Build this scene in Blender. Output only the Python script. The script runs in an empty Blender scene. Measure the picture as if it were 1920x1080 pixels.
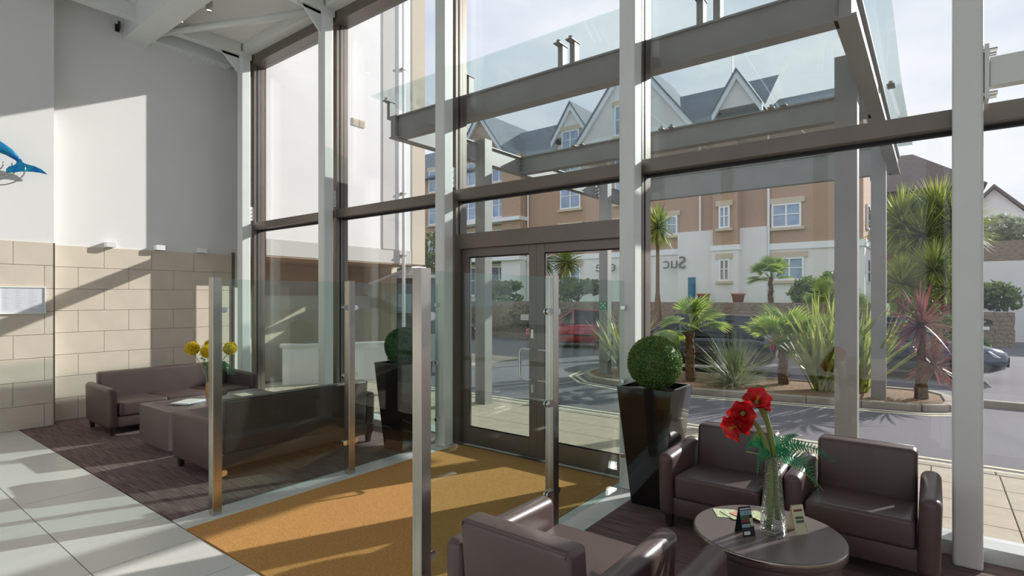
import bpy, bmesh, math, random
from mathutils import Vector, Matrix
random.seed(7)
S = bpy.context.scene
COL = S.collection
PI = math.pi
R_ = math.radians

# ------------------------------------------------------------------ camera
cam_d = bpy.data.cameras.new('camera')
cam = bpy.data.objects.new('camera', cam_d); COL.objects.link(cam)
cam.location = (10.278, -5.107, 1.92)
cam.rotation_euler = (R_(90), 0, R_(37.5))
cam_d.sensor_width = 36.0
cam_d.lens = 36.0 * 1030 / 1920
cam_d.shift_y = 17 / 1920
cam_d.clip_end = 500
S.camera = cam

# ------------------------------------------------------------------ view, sky, sun
S.view_settings.view_transform = 'Standard'
S.view_settings.look = 'None'
S.view_settings.gamma = 1.0
S.view_settings.use_curve_mapping = False
S.view_settings.exposure = 0.55

def lin(c):
    if isinstance(c, str):
        c = [int(c[i:i + 2], 16) / 255 for i in (0, 2, 4)]
    return tuple(x / 12.92 if x <= .04045 else ((x + .055) / 1.055) ** 2.4 for x in c)

W = bpy.data.worlds.new('sky'); S.world = W; W.use_nodes = True
nt = W.node_tree; nt.nodes.clear()
o_ = nt.nodes.new('ShaderNodeOutputWorld'); bg = nt.nodes.new('ShaderNodeBackground')
tc = nt.nodes.new('ShaderNodeTexCoord'); mp = nt.nodes.new('ShaderNodeMapping')
mp.inputs['Scale'].default_value = (1, 1, 2.6)
nz = nt.nodes.new('ShaderNodeTexNoise'); nz.inputs['Scale'].default_value = 1.7; nz.inputs['Detail'].default_value = 7
nz.inputs['Roughness'].default_value = .55
rp = nt.nodes.new('ShaderNodeValToRGB')
rp.color_ramp.elements[0].position = .36; rp.color_ramp.elements[0].color = (*lin('c3cfe4'), 1)
rp.color_ramp.elements[1].position = .62; rp.color_ramp.elements[1].color = (*lin('eef0f5'), 1)
L = nt.links.new
L(tc.outputs['Generated'], mp.inputs['Vector']); L(mp.outputs['Vector'], nz.inputs['Vector'])
L(nz.outputs['Fac'], rp.inputs['Fac']); L(rp.outputs['Color'], bg.inputs['Color'])
bg.inputs['Strength'].default_value = .82
L(bg.outputs['Background'], o_.inputs['Surface'])

sun_d = bpy.data.lights.new('sun', 'SUN'); sun = bpy.data.objects.new('sun', sun_d); COL.objects.link(sun)
sun_d.energy = 4.0; sun_d.angle = R_(.6); sun_d.color = (1, .965, .925)
sun.rotation_euler = Vector((-.452, -1, -.49)).to_track_quat('-Z', 'Y').to_euler()
sun.location = (15, 20, 20)

# ------------------------------------------------------------------ materials
MATS = {}
def pm(name, col, rough=.6, metal=0, var=0, vscale=8, bump=0, bscale=60, spec=.5, stretch=None, col2=None, coat=0, trans=0):
    m = bpy.data.materials.new(name); m.use_nodes = True; MATS[name] = m
    n = m.node_tree; b = n.nodes['Principled BSDF']; l = n.links.new
    b.inputs['Base Color'].default_value = (*lin(col), 1)
    b.inputs['Roughness'].default_value = rough; b.inputs['Metallic'].default_value = metal
    b.inputs['Specular IOR Level'].default_value = spec
    if coat: b.inputs['Coat Weight'].default_value = coat
    t = n.nodes.new('ShaderNodeTexCoord'); mpn = n.nodes.new('ShaderNodeMapping')
    if stretch: mpn.inputs['Scale'].default_value = stretch
    l(t.outputs['Object'], mpn.inputs['Vector'])
    if var or col2:
        z = n.nodes.new('ShaderNodeTexNoise'); z.inputs['Scale'].default_value = vscale; z.inputs['Detail'].default_value = 5
        l(mpn.outputs['Vector'], z.inputs['Vector'])
        r = n.nodes.new('ShaderNodeValToRGB'); c = lin(col)
        r.color_ramp.elements[0].position = .33; r.color_ramp.elements[1].position = .67
        r.color_ramp.elements[0].color = (*(max(0, x * (1 - var)) for x in c), 1)
        r.color_ramp.elements[1].color = (*lin(col2), 1) if col2 else (*(min(1, x * (1 + var)) for x in c), 1)
        l(z.outputs['Fac'], r.inputs['Fac']); l(r.outputs['Color'], b.inputs['Base Color'])
    if bump:
        z2 = n.nodes.new('ShaderNodeTexNoise'); z2.inputs['Scale'].default_value = bscale; z2.inputs['Detail'].default_value = 3
        l(mpn.outputs['Vector'], z2.inputs['Vector'])
        bp = n.nodes.new('ShaderNodeBump'); bp.inputs['Strength'].default_value = bump; bp.inputs['Distance'].default_value = .01
        l(z2.outputs['Fac'], bp.inputs['Height']); l(bp.outputs['Normal'], b.inputs['Normal'])
    return m

def glassm(name, tint, ior=1.45, rough=0, bump=0, boost=1.0):
    m = bpy.data.materials.new(name); m.use_nodes = True; MATS[name] = m
    n = m.node_tree; n.nodes.clear(); l = n.links.new
    o = n.nodes.new('ShaderNodeOutputMaterial'); mx = n.nodes.new('ShaderNodeMixShader')
    tr = n.nodes.new('ShaderNodeBsdfTransparent'); gl = n.nodes.new('ShaderNodeBsdfGlossy'); fr = n.nodes.new('ShaderNodeFresnel')
    tr.inputs['Color'].default_value = (*tint, 1); gl.inputs['Roughness'].default_value = rough
    ge = n.nodes.new('ShaderNodeNewGeometry'); mi = n.nodes.new('ShaderNodeMix'); mi.data_type = 'FLOAT'   # same thin-pane reflectance on both faces
    mi.inputs[2].default_value = ior; mi.inputs[3].default_value = 1 / ior
    l(ge.outputs['Backfacing'], mi.inputs[0]); l(mi.outputs[0], fr.inputs['IOR'])
    mu = n.nodes.new('ShaderNodeMath'); mu.operation = 'MULTIPLY'; mu.inputs[1].default_value = boost; mu.use_clamp = True
    l(fr.outputs['Fac'], mu.inputs[0]); l(mu.outputs[0], mx.inputs['Fac'])
    l(tr.outputs[0], mx.inputs[1]); l(gl.outputs[0], mx.inputs[2]); l(mx.outputs[0], o.inputs['Surface'])
    if bump:
        z = n.nodes.new('ShaderNodeTexVoronoi'); z.inputs['Scale'].default_value = 90
        bp = n.nodes.new('ShaderNodeBump'); bp.inputs['Strength'].default_value = bump; bp.inputs['Distance'].default_value = .01
        t = n.nodes.new('ShaderNodeTexCoord'); l(t.outputs['Object'], z.inputs['Vector'])
        l(z.outputs['Distance'], bp.inputs['Height']); l(bp.outputs['Normal'], gl.inputs['Normal']); l(bp.outputs['Normal'], fr.inputs['Normal'])
    return m

def leafm(name, col, col2, rough=.45, trans=.35, vs=5):
    m = bpy.data.materials.new(name); m.use_nodes = True; MATS[name] = m
    n = m.node_tree; b = n.nodes['Principled BSDF']; l = n.links.new; o = n.nodes['Material Output']
    t = n.nodes.new('ShaderNodeTexCoord'); z = n.nodes.new('ShaderNodeTexNoise'); z.inputs['Scale'].default_value = vs
    r = n.nodes.new('ShaderNodeValToRGB'); r.color_ramp.elements[0].position = .35; r.color_ramp.elements[1].position = .65
    r.color_ramp.elements[0].color = (*lin(col), 1); r.color_ramp.elements[1].color = (*lin(col2), 1)
    l(t.outputs['Object'], z.inputs['Vector']); l(z.outputs['Fac'], r.inputs['Fac']); l(r.outputs['Color'], b.inputs['Base Color'])
    b.inputs['Roughness'].default_value = rough
    tl = n.nodes.new('ShaderNodeBsdfTranslucent'); l(r.outputs['Color'], tl.inputs['Color'])
    mx = n.nodes.new('ShaderNodeMixShader'); mx.inputs['Fac'].default_value = trans
    l(b.outputs[0], mx.inputs[1]); l(tl.outputs[0], mx.inputs[2]); l(mx.outputs[0], o.inputs['Surface'])
    return m

pm('plaster', 'e6e6e3', .85, bump=.03, bscale=40, var=.015, vscale=1.5)
pm('ceiling_white', 'e6e6e2', .8)
pm('steel_white', 'e4e7e2', .38, var=.02, vscale=3)
pm('stone', 'd6cbb9', .75, var=.05, vscale=2.2, bump=.06, bscale=30)
pm('grout', '8d867b', .9)
pm('tile', 'dad8d1', .28, var=.035, vscale=1.3, bump=.008, bscale=20)
pm('tile_grout', '4c4a46', .8)
pm('threshold', 'd3d5d0', .3, var=.03, vscale=2)
pm('taupe', '7d746b', .38, metal=.55, var=.05, vscale=4)
pm('gasket', '17171a', .6)
pm('steel', 'bcb6ac', .27, metal=1, var=.06, vscale=3, stretch=(30, 30, .6), bump=.02, bscale=40)
pm('chrome', 'dcdcda', .15, metal=1)
pm('leather', '5b4a47', .40, var=.06, vscale=5, bump=.05, bscale=140, spec=.55)
pm('dark_wood', '332722', .4)
pm('table_brown', '6c615d', .32, var=.03, vscale=4)
pm('pot_black', '141213', .07, spec=.7, coat=.6)
pm('soil', '3a2c22', .95, var=.3, vscale=30, bump=.4, bscale=40)
pm('mulch', '8a6f55', .95, var=.4, vscale=18, bump=.5, bscale=30)
pm('asphalt', '6e6b6f', .92, var=.25, vscale=140, bump=.25, bscale=160)
pm('paving', 'b2a590', .85, var=.08, vscale=5, bump=.06, bscale=60)
pm('paving_joint', '6f665a', .95)
pm('kerb', 'a39a8b', .85, var=.1, vscale=6, bump=.1)
pm('road_line', 'd8cfae', .8, var=.12, vscale=20)
pm('canopy_steel', '96948f', .5, metal=.25, var=.05, vscale=3)
pm('render_white', 'e6e4e1', .85, var=.03, vscale=1)
pm('render_beige', 'c9bda9', .85, var=.03, vscale=1)
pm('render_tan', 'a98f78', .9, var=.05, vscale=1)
pm('pale_grey', 'c2bfba', .8)  # for faint print, a grey strip and the painted shade band
pm('brick_tan', 'b4977f', .9, var=.14, vscale=14, stretch=(1, 1, 3))
pm('brick_red', '8a5e54', .9, var=.12, vscale=12)
pm('brick_stone', '8e7f6c', .9, var=.25, vscale=6, stretch=(1, 1, 3), bump=.3, bscale=8)
pm('slate', '767d86', .7, var=.16, vscale=6)
pm('slate_brown', '6f625b', .8, var=.14, vscale=6)
pm('upvc', 'eceef0', .4)
pm('lintel', 'cdbfa6', .8)
pm('far_pane', '8fa6bf', .08, spec=.8, var=.2, vscale=1.4)
pm('dark_pane', '39424a', .06, spec=.8)
pm('blue_door', '2f6f8e', .5)
pm('terracotta', 'a45f49', .8)
pm('grass', '6f8a3f', .9, var=.25, vscale=20)
pm('white_plastic', 'f0f0ee', .4)
pm('black_plastic', '1a1a1b', .4)
pm('rubber', '19191a', .8)
pm('paint_red', 'b3152c', .18, coat=.8, spec=.6)
pm('paint_navy', '2b3546', .18, coat=.8, spec=.6)
pm('paint_dark', '2a2d33', .2, coat=.8, spec=.6)
pm('car_glass', '1b2227', .05, spec=.8)
pm('lamp_red', 'c22328', .2)
pm('lamp_clear', 'e8ecf0', .12)
pm('lamp_amber', 'd98b2b', .2)
pm('whale_blue', '0a49b8', .22, metal=.35, var=.1, vscale=7, col2='12a0b4', coat=.5)
pm('wire', 'b9b5ae', .3, metal=.9)
pm('trunk', '6b5138', .9, var=.3, vscale=25, bump=.5, bscale=40)
pm('stem_green', '7e8f45', .5)
pm('sign_green', '128a55', .5)
pm('paper_green', 'a9c34a', .5, var=.2, vscale=60, col2='f0efe0')
pm('paper_pink', 'e0a090', .5, var=.1, vscale=50)
pm('paper_white', 'ecebe6', .5)
pm('card_cream', 'd9d3b4', .5)
pm('navy_print', '161c2c', .4)
pm('photo_sky', '8fb0be', .4, var=.2, vscale=40)
pm('photo_land', '4e6a4c', .4, var=.35, vscale=60)
pm('print_red', '8c3a42', .5)
pm('print_grey', '9fa3a8', .6)
pm('board_white', 'dfe2e8', .35, var=.03, vscale=9)
pm('letter_grey', '6d7068', .6)
pm('sand_orange', 'c98e4c', .9, var=.2, vscale=60)
leafm('box_leaf', '4a6f2c', '86a350', .5, .25, 60)
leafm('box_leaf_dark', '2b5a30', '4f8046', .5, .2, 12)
leafm('palm_leaf', '6d8f3a', 'b9c862', .4, .5, 3)
leafm('spiky_leaf', '7d9065', 'b3bf8c', .4, .3, 3)
leafm('sword_leaf', '74893f', 'b9bf66', .38, .45, 2)
leafm('red_leaf', '6b2c2c', 'a06a64', .35, .3, 2)
leafm('cord_leaf', '66803f', 'b8bc58', .45, .45, 1.5)
leafm('shrub_leaf', '4d6a32', '86995a', .5, .3, 2)
leafm('olive_leaf', '8b977a', 'b9c0a4', .5, .3, 2)
leafm('dry_leaf', '7d7256', 'a3946f', .6, .3, 2)
leafm('fern_leaf', '0d6a3e', '2f9a63', .35, .25, 20)
leafm('red_petal', 'b90d16', 'e0252b', .4, .3, 20)
leafm('yellow_petal', 'e3c313', 'f6e64a', .5, .3, 25)
glassm('window_glass', (.965, .97, .972), 1.42)
glassm('partition_glass', (.88, .95, .925), 1.45)
glassm('canopy_glass', (.9, .955, .95), 1.4)
glassm('vase_glass', (.92, .95, .94), 1.5, .08, .9, 1.9)
glassm('clear_vase', (.94, .97, .96), 1.4)

# carpets: stripes
def stripes(name, c1, c2, scale, axis, rough=.95):
    m = bpy.data.materials.new(name); m.use_nodes = True; MATS[name] = m
    n = m.node_tree; b = n.nodes['Principled BSDF']; l = n.links.new
    b.inputs['Roughness'].default_value = rough; b.inputs['Specular IOR Level'].default_value = .15
    t = n.nodes.new('ShaderNodeTexCoord'); mpn = n.nodes.new('ShaderNodeMapping')
    mpn.inputs['Scale'].default_value = (2.5, 150, 1) if axis == 'x' else (150, 2.5, 1)
    z = n.nodes.new('ShaderNodeTexNoise'); z.inputs['Scale'].default_value = scale; z.inputs['Detail'].default_value = 4
    r = n.nodes.new('ShaderNodeValToRGB'); r.color_ramp.elements[0].position = .38; r.color_ramp.elements[1].position = .64
    r.color_ramp.elements[0].color = (*lin(c1), 1); r.color_ramp.elements[1].color = (*lin(c2), 1)
    bp = n.nodes.new('ShaderNodeBump'); bp.inputs['Strength'].default_value = .35; bp.inputs['Distance'].default_value = .01
    l(t.outputs['Object'], mpn.inputs['Vector']); l(mpn.outputs['Vector'], z.inputs['Vector']); l(z.outputs['Fac'], r.inputs['Fac'])
    l(r.outputs['Color'], b.inputs['Base Color']); l(z.outputs['Fac'], bp.inputs['Height']); l(bp.outputs['Normal'], b.inputs['Normal'])
stripes('carpet_purple', '5a4947', '94807c', 1.0, 'x')
pm('coir', 'c8955a', .98, var=.3, vscale=160, bump=.6, bscale=220, spec=.1)

# ------------------------------------------------------------------ mesh helpers
class MB:
    def __init__(s): s.v = []; s.f = []
    def add(s, vs, fs):
        k = len(s.v); s.v += [tuple(p) for p in vs]; s.f += [tuple(i + k for i in q) for q in fs]; return s
    def box(s, x0, x1, y0, y1, z0, z1, M=None):
        vs = [Vector(p) for p in ((x0,y0,z0),(x1,y0,z0),(x1,y1,z0),(x0,y1,z0),(x0,y0,z1),(x1,y0,z1),(x1,y1,z1),(x0,y1,z1))]
        if M: vs = [M @ p for p in vs]
        return s.add(vs, [(0,3,2,1),(4,5,6,7),(0,1,5,4),(1,2,6,5),(2,3,7,6),(3,0,4,7)])
    def tube(s, pts, r, n=8, cap=True):
        pts = [Vector(p) for p in pts]; rs = r if isinstance(r, (list, tuple)) else [r] * len(pts)
        k = len(s.v); up = None
        for i, p in enumerate(pts):
            d = (pts[min(i + 1, len(pts) - 1)] - pts[max(i - 1, 0)]).normalized()
            if up is None: up = Vector((0, 0, 1)) if abs(d.z) < .9 else Vector((1, 0, 0))
            a = d.cross(up).normalized(); b = a.cross(d).normalized(); up = b
            for j in range(n):
                t = 2 * PI * j / n; s.v.append(tuple(p + (a * math.cos(t) + b * math.sin(t)) * rs[i]))
        for i in range(len(pts) - 1):
            for j in range(n):
                s.f.append((k + i * n + j, k + i * n + (j + 1) % n, k + (i + 1) * n + (j + 1) % n, k + (i + 1) * n + j))
        if cap:
            s.f.append(tuple(k + j for j in reversed(range(n)))); s.f.append(tuple(k + (len(pts) - 1) * n + j for j in range(n)))
        return s
    def lathe(s, prof, n=24, c=(0, 0, 0), cap=True):
        k = len(s.v)
        for r, z in prof:
            for j in range(n):
                t = 2 * PI * j / n; s.v.append((c[0] + r * math.cos(t), c[1] + r * math.sin(t), c[2] + z))
        for i in range(len(prof) - 1):
            for j in range(n):
                s.f.append((k + i * n + j, k + i * n + (j + 1) % n, k + (i + 1) * n + (j + 1) % n, k + (i + 1) * n + j))
        if cap:
            s.f.append(tuple(k + j for j in reversed(range(n)))); s.f.append(tuple(k + (len(prof) - 1) * n + j for j in range(n)))
        return s
    def prism(s, poly, h0, h1, ax='z'):
        def P(a, b, h): return (a, b, h) if ax == 'z' else ((a, h, b) if ax == 'y' else (h, a, b))
        n = len(poly)
        return s.add([P(a, b, h0) for a, b in poly] + [P(a, b, h1) for a, b in poly],
                     [tuple(reversed(range(n))), tuple(range(n, 2 * n))] + [(i, (i + 1) % n, n + (i + 1) % n, n + i) for i in range(n)])
    def blade(s, base, az, el, ln, w, droop=.5, n=4, roll=0):
        """a curved tapering leaf strip, folded slightly along its midrib"""
        p = Vector(base); d = Vector((math.cos(az) * math.cos(el), math.sin(az) * math.cos(el), math.sin(el)))
        side = Vector((-math.sin(az), math.cos(az), 0))
        if roll: side = Matrix.Rotation(roll, 3, d) @ side
        k = len(s.v); st = ln / n
        for i in range(n + 1):
            u = i / n; ww = w * (.55 + .9 * u) if u < .45 else w * (1 - ((u - .45) / .55) ** 1.6) * .96
            ww = max(ww, w * .03)
            s.v.append(tuple(p - side * ww / 2)); s.v.append(tuple(p + side * ww / 2))
            d = (d + Vector((0, 0, -droop * st / max(ln, .01)))).normalized(); p = p + d * st
        for i in range(n): s.f.append((k + 2 * i, k + 2 * i + 1, k + 2 * i + 3, k + 2 * i + 2))
        return s
    def leaf(s, p, size, rnd=random):
        a = Vector((rnd.gauss(0, 1), rnd.gauss(0, 1), rnd.gauss(0, 1))).normalized()
        b = a.orthogonal().normalized(); b = Matrix.Rotation(rnd.uniform(0, 6.28), 3, a) @ b; c = a.cross(b)
        p = Vector(p)
        return s.add([p - b * size, p + c * size * .5, p + b * size, p - c * size * .5], [(0, 1, 2, 3)])
    def mesh(s, name, smooth=False, fix=True):
        me = bpy.data.meshes.new(name); me.from_pydata(s.v, [], s.f)
        if fix:
            bm = bmesh.new(); bm.from_mesh(me); bmesh.ops.recalc_face_normals(bm, faces=bm.faces); bm.to_mesh(me); bm.free()
        if smooth:
            me.polygons.foreach_set('use_smooth', [True] * len(me.polygons))
        me.update(); return me
    def build(s, name, mat, parent=None, smooth=False, bevel=0, seg=2, loc=None, fix=True):
        me = s.mesh(name, smooth, fix)
        if bevel:
            bm = bmesh.new(); bm.from_mesh(me)
            bmesh.ops.bevel(bm, geom=list(bm.edges), offset=bevel, segments=seg, profile=.5, affect='EDGES', clamp_overlap=True)
            bm.to_mesh(me); bm.free()
            if smooth: me.polygons.foreach_set('use_smooth', [True] * len(me.polygons))
        return put(name, me, mat, parent, loc)

def put(name, me, mat=None, parent=None, loc=None, rz=0):
    if mat and not me.materials: me.materials.append(MATS[mat])
    o = bpy.data.objects.new(name, me); COL.objects.link(o)
    if parent: o.parent = parent
    if loc: o.location = loc
    if rz: o.rotation_euler = (0, 0, rz)
    return o
def E(name, loc=(0, 0, 0), rz=0):
    o = bpy.data.objects.new(name, None); COL.objects.link(o); o.location = loc; o.rotation_euler = (0, 0, rz)
    o.empty_display_size = .2; return o
def tag(o, label=None, cat=None, group=None, kind=None):
    if label: o['label'] = label
    if cat: o['category'] = cat
    if group: o['group'] = group
    if kind: o['kind'] = kind
    return o
def copy_tree(o, parent=None):
    c = o.copy(); COL.objects.link(c); c.parent = parent
    for ch in list(o.children): copy_tree(ch, c)
    return c
def box(name, mat, x0, x1, y0, y1, z0, z1, parent=None, bevel=0, seg=2, smooth=False):
    """box whose origin sits at its own centre base"""
    cx, cy = (x0 + x1) / 2, (y0 + y1) / 2
    return MB().box(x0 - cx, x1 - cx, y0 - cy, y1 - cy, 0, z1 - z0).build(name, mat, parent, smooth, bevel, seg, (cx, cy, z0))
CACHE = {}
def cbox(name, mat, x0, x1, y0, y1, z0, z1, parent=None, bevel=0):
    """like box, but alike sizes share one mesh"""
    k = (mat, round(x1 - x0, 4), round(y1 - y0, 4), round(z1 - z0, 4), bevel, name)
    if k not in CACHE:
        w, d, h = (x1 - x0) / 2, (y1 - y0) / 2, z1 - z0
        o = MB().box(-w, w, -d, d, 0, h).build(name, mat, parent, False, bevel, 1)
        CACHE[k] = o.data
    else: o = put(name, CACHE[k], None, parent)
    o.location = ((x0 + x1) / 2, (y0 + y1) / 2, z0); return o
def text(name, s, size, mat, parent, loc, rot, mirror=False, depth=.002, curve_r=0):
    cu = bpy.data.curves.new(name, 'FONT'); cu.body = s; cu.size = size; cu.align_x = 'CENTER'; cu.align_y = 'CENTER'; cu.extrude = depth
    t = bpy.data.objects.new(name, cu); COL.objects.link(t)
    dg = bpy.context.evaluated_depsgraph_get(); me = bpy.data.meshes.new_from_object(t.evaluated_get(dg))
    COL.objects.unlink(t); bpy.data.objects.remove(t)
    if mirror:
        for v in me.vertices: v.co.x *= -1
    if curve_r:
        for v in me.vertices: v.co.y += -v.co.x ** 2 / curve_r
    me.materials.clear(); o = put(name, me, mat, parent, loc); o.rotation_euler = rot; return o

SP = 2.61; C = [.03 + SP * i for i in range(7)]      # column lines along the glass front
XR, YB, ZC = 15.9, -9.4, 6.62
WL, WR = -.2, -.50                                  # faces of the two stretches of the left wall
YSTEP = -2.75

# ================================================================== STRUCTURE: floor
floor = box('floor', 'tile_grout', -.6, XR + .2, YB - .2, .42, -.25, -.012); tag(floor, 'pale large format stone tile floor of the lobby', 'floor', kind='structure')
def child_of(o, p):
    o.parent = p; o.location = o.location - p.location; return o
TX, TY = .675, .71
x = 4.955 - 8 * TX
while x < XR:
    for j in range(9):
        y1 = -3.15 - j * TY
        if y1 - TY < YB: continue
        x0 = max(x, WL) ; x1 = min(x + TX, XR)
        if x1 - x0 < .05: continue
        child_of(cbox('floor_tile', 'tile', x0 + .003, x1 - .003, y1 - TY + .003, y1 - .003, -.012, 0, None, .0015), floor)
    x += TX
for xa, xb in ((5.09, 5.38), (7.70, 8.00)):
    for ya, yb in ((-3.145, -2.05), (-2.05, -.95), (-.95, .14)):
        child_of(cbox('threshold_slab', 'threshold', xa, xb, ya + .003, yb - .003, -.012, .004, None, .0015), floor)
carp = MB().prism([(WL, -3.145), (5.085, -3.145), (5.085, .14), (WR, .14), (WR, YSTEP), (WL, YSTEP)], -.012, .006).build('carpet', 'carpet_purple'); tag(carp, 'purple brown striped carpet under the two long sofas', 'carpet')
carp2 = box('carpet', 'carpet_purple', 8.005, XR, -3.145, .14, -.012, .006); tag(carp2, 'purple brown striped carpet under the four armchairs', 'carpet')
matt = box('entrance_mat', 'coir', 5.385, 7.695, -3.145, .14, -.012, .009); tag(matt, 'golden brown coir mat inside the double doors', 'mat')

# ------------------------------------------------------------------ left wall with stone cladding
wall = MB().box(WR - .3, WR, YSTEP, .14, 0, ZC).box(WL - .58, WL, YB, YSTEP, 0, ZC).build('wall_left', 'plaster')
tag(wall, 'tall white plaster wall with beige stone cladding on its lower part', 'wall', kind='structure')
HC = 2.73 / 8
def stones(xf, ya, yb, joints_odd, ln):
    for r in range(8):
        z0 = r * HC; jy = [joints_odd + k * ln + (ln / 2 if r % 2 == 0 else 0) for k in range(-14, 14)]
        cuts = [ya] + [q for q in jy if ya + .04 < q < yb - .04] + [yb]
        for a, b in zip(cuts, cuts[1:]):
            cbox('stone_slab', 'stone', xf, xf + .025, a + .0025, b - .0025, z0 + .0025, z0 + HC - .0025, wall, .003)
stones(WR, YSTEP + .002, .02, -2.043 + .0, .688)
stones(WL, YB, YSTEP - .004, -2.874 - .344, .70)
box('edge_trim', 'taupe', WL - .02, WL + .03, YSTEP - .006, YSTEP + .006, 0, 2.73, wall)
box('end_trim', 'taupe', WR, WR + .05, .02, .06, 0, 2.78, wall)
m = MB().box(-.75, 1.5, YB - .2, YB, 0, ZC).box(14.7, XR + .2, YB - .2, YB, 0, ZC).box(1.5, 14.7, YB - .2, YB, 0, .5).box(1.5, 14.7, YB - .2, YB, 5.6, ZC)
for k in range(1, 6): m.box(1.5 + k * 2.2 - .15, 1.5 + k * 2.2 + .15, YB - .2, YB, .5, 5.6)  # unseen wall; openings between piers added to let in more sky light
wb = m.build('wall_back', 'plaster'); tag(wb, 'white wall behind the camera with tall openings added for daylight', 'wall', kind='structure')
wr = box('wall_right', 'plaster', XR, XR + .2, YB, .4, 0, ZC); tag(wr, 'white end wall out of view to the right', 'wall', kind='structure')
ceil = box('ceiling', 'ceiling_white', -.75, XR + .2, YB - .2, .42, ZC, ZC + .2); tag(ceil, 'white ceiling with exposed white beams', 'ceiling', kind='structure')
def cpart(name, mat, *a, **k):
    return child_of(box(name, mat, *a, **k), ceil)
cpart('cross_beam', 'steel_white', WR, XR, -1.78, -1.42, 6.24, ZC)
cpart('edge_beam', 'steel_white', WR, XR, -.06, .12, 6.47, ZC)
cpart('wall_beam', 'steel_white', WR, WR + .22, -1.42, -.06, 6.3, 6.52)
for i in range(7):
    cpart('rafter_beam', 'steel_white', C[i] - .08, C[i] + .08, YB, -.09, 6.4, ZC)
for i in range(6):
    o = MB().tube([(C[i] - (.3 if i == 0 else 0), -1.45, 6.38), (C[i + 1] - .03, -.1, 6.42)], .06, 12).build('brace_tube', 'steel_white', None, True); child_of(o, ceil)
for k in range(7):
    child_of(MB().tube([(WR + .1, -1.3 + k * .19, 6.27), (WR + .1, -1.3 + k * .19, 6.31)], .018, 8).build('fixing_bolt', 'steel_white'), ceil)
# roof hatch panel
child_of(MB().box(.9, 1.5, -2.55, -1.95, ZC - .03, ZC).build('access_panel', 'upvc', None), ceil)

# ------------------------------------------------------------------ columns
col_names = ['white steel column at the corner beside the stone wall', 'white steel column between the two tall left windows',
             'white steel column left of the double doors', 'white steel column right of the double doors beside the tall black planter',
             'broad white steel column right of the armchairs', 'white steel column beyond the right edge', 'white steel column at the far right end']
me = None
for i in range(6):
    r = E('steel_column', (C[i], 0, 0)); tag(r, col_names[i], 'column', 'white columns along the glass front')
    sh = MB().box(-.085, .085, -.085, .085, .006, 6.45).build('shaft', 'steel_white', r, False, .018, 3)
    MB().box(-.1, .1, -.1, .1, 6.36, 6.47).box(-.012, .012, -.5, -.08, 6.36, 6.47).build('head_plate', 'steel_white', r)
    MB().prism([(-.085, 6.05), (-.085, 6.4), (-.42, 6.4)], -.012, .012, 'x').build('gusset_plate', 'steel_white', r)
    b = MB().box(-.035, .035, .08, .19, 3.36, 3.62).build('fixing_bracket', 'steel_white', r)
    for z in (3.42, 3.49, 3.56):
        MB().tube([(-.05, .135, z), (.05, .135, z)], .011, 8).build('bolt', 'chrome', b)
# rail beam between the two right-hand columns
r = E('steel_beam', (C[4] + .09, 0, 3.49)); tag(r, 'horizontal white steel beam bolted to the broad right column', 'beam')
MB().box(.03, SP - .2, -.05, .05, -.1, .1).build('beam', 'steel_white', r, False, .004)
for xx in (.0, SP - .2):
    pl = MB().box(xx, xx + .025, -.075, .075, -.19, .19).build('end_plate', 'steel_white', r)
    for z in (-.15, .15):
        for y in (-.045, .045):
            MB().tube([(xx - .01, y, z), (xx + .07, y, z)], .014, 8).build('bolt', 'chrome', pl)

# ------------------------------------------------------------------ glazed front, one window per bay
YG = .30
wn = ['tall two pane window next to the stone wall', 'tall two pane window left of the entrance doors',
      'glazing above the double entrance doors', 'large two pane window behind the armchairs', 'two pane window at the right edge of the picture', 'window beyond the right edge']
def mullion(x, par, z0, z1):
    m = box('mullion', 'taupe', x - .05, x + .05, .17, .38, z0, z1, None); m.parent = par; m.location = m.location - par.location
    g = MB().box(-.056, .056, YG - .075, YG - .055, 0, z1 - z0).build('gasket', 'gasket', m); g.location = (0, -.275, 0)
for i in range(6):
    w = E('window_%d' % (i + 1), ((C[i] + C[i + 1]) / 2, YG, 0)); tag(w, wn[i], 'window', kind='structure')
    a, b = C[i] + .05, C[i + 1] - .05
    def P(name, mat, *q, **k):
        o = box(name, mat, *q, **k); return child_of(o, w)
    mullion(C[i], w, 0, 6.32)
    if i == 5: mullion(C[6], w, 0, 6.32)
    if i == 0: P('corner_pane', 'window_glass', WR - .2, C[0] - .05, YG - .008, YG + .008, 0, 6.4)
    P('head_beam', 'taupe', a - .05 if i else WR - .2, b + .05, .12, .39, 6.3, 6.49)
    P('transom', 'taupe', a, b, .14, .37, 3.19, 3.32)
    P('gasket', 'gasket', a, b, YG - .03, YG + .03, 3.165, 3.195)
    P('pane', 'window_glass', a, b, YG - .008, YG + .008, 3.32, 6.3)
    if i != 2:
        P('sill', 'threshold', a, b, .12, .37, -.012, .11)
        P('pane', 'window_glass', a, b, YG - .008, YG + .008, .11, 3.19)
    else:
        P('transom', 'taupe', a, b, .16, .37, 2.62, 2.74)
        P('pane', 'window_glass', a, b, YG - .008, YG + .008, 2.74, 3.19)
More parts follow.
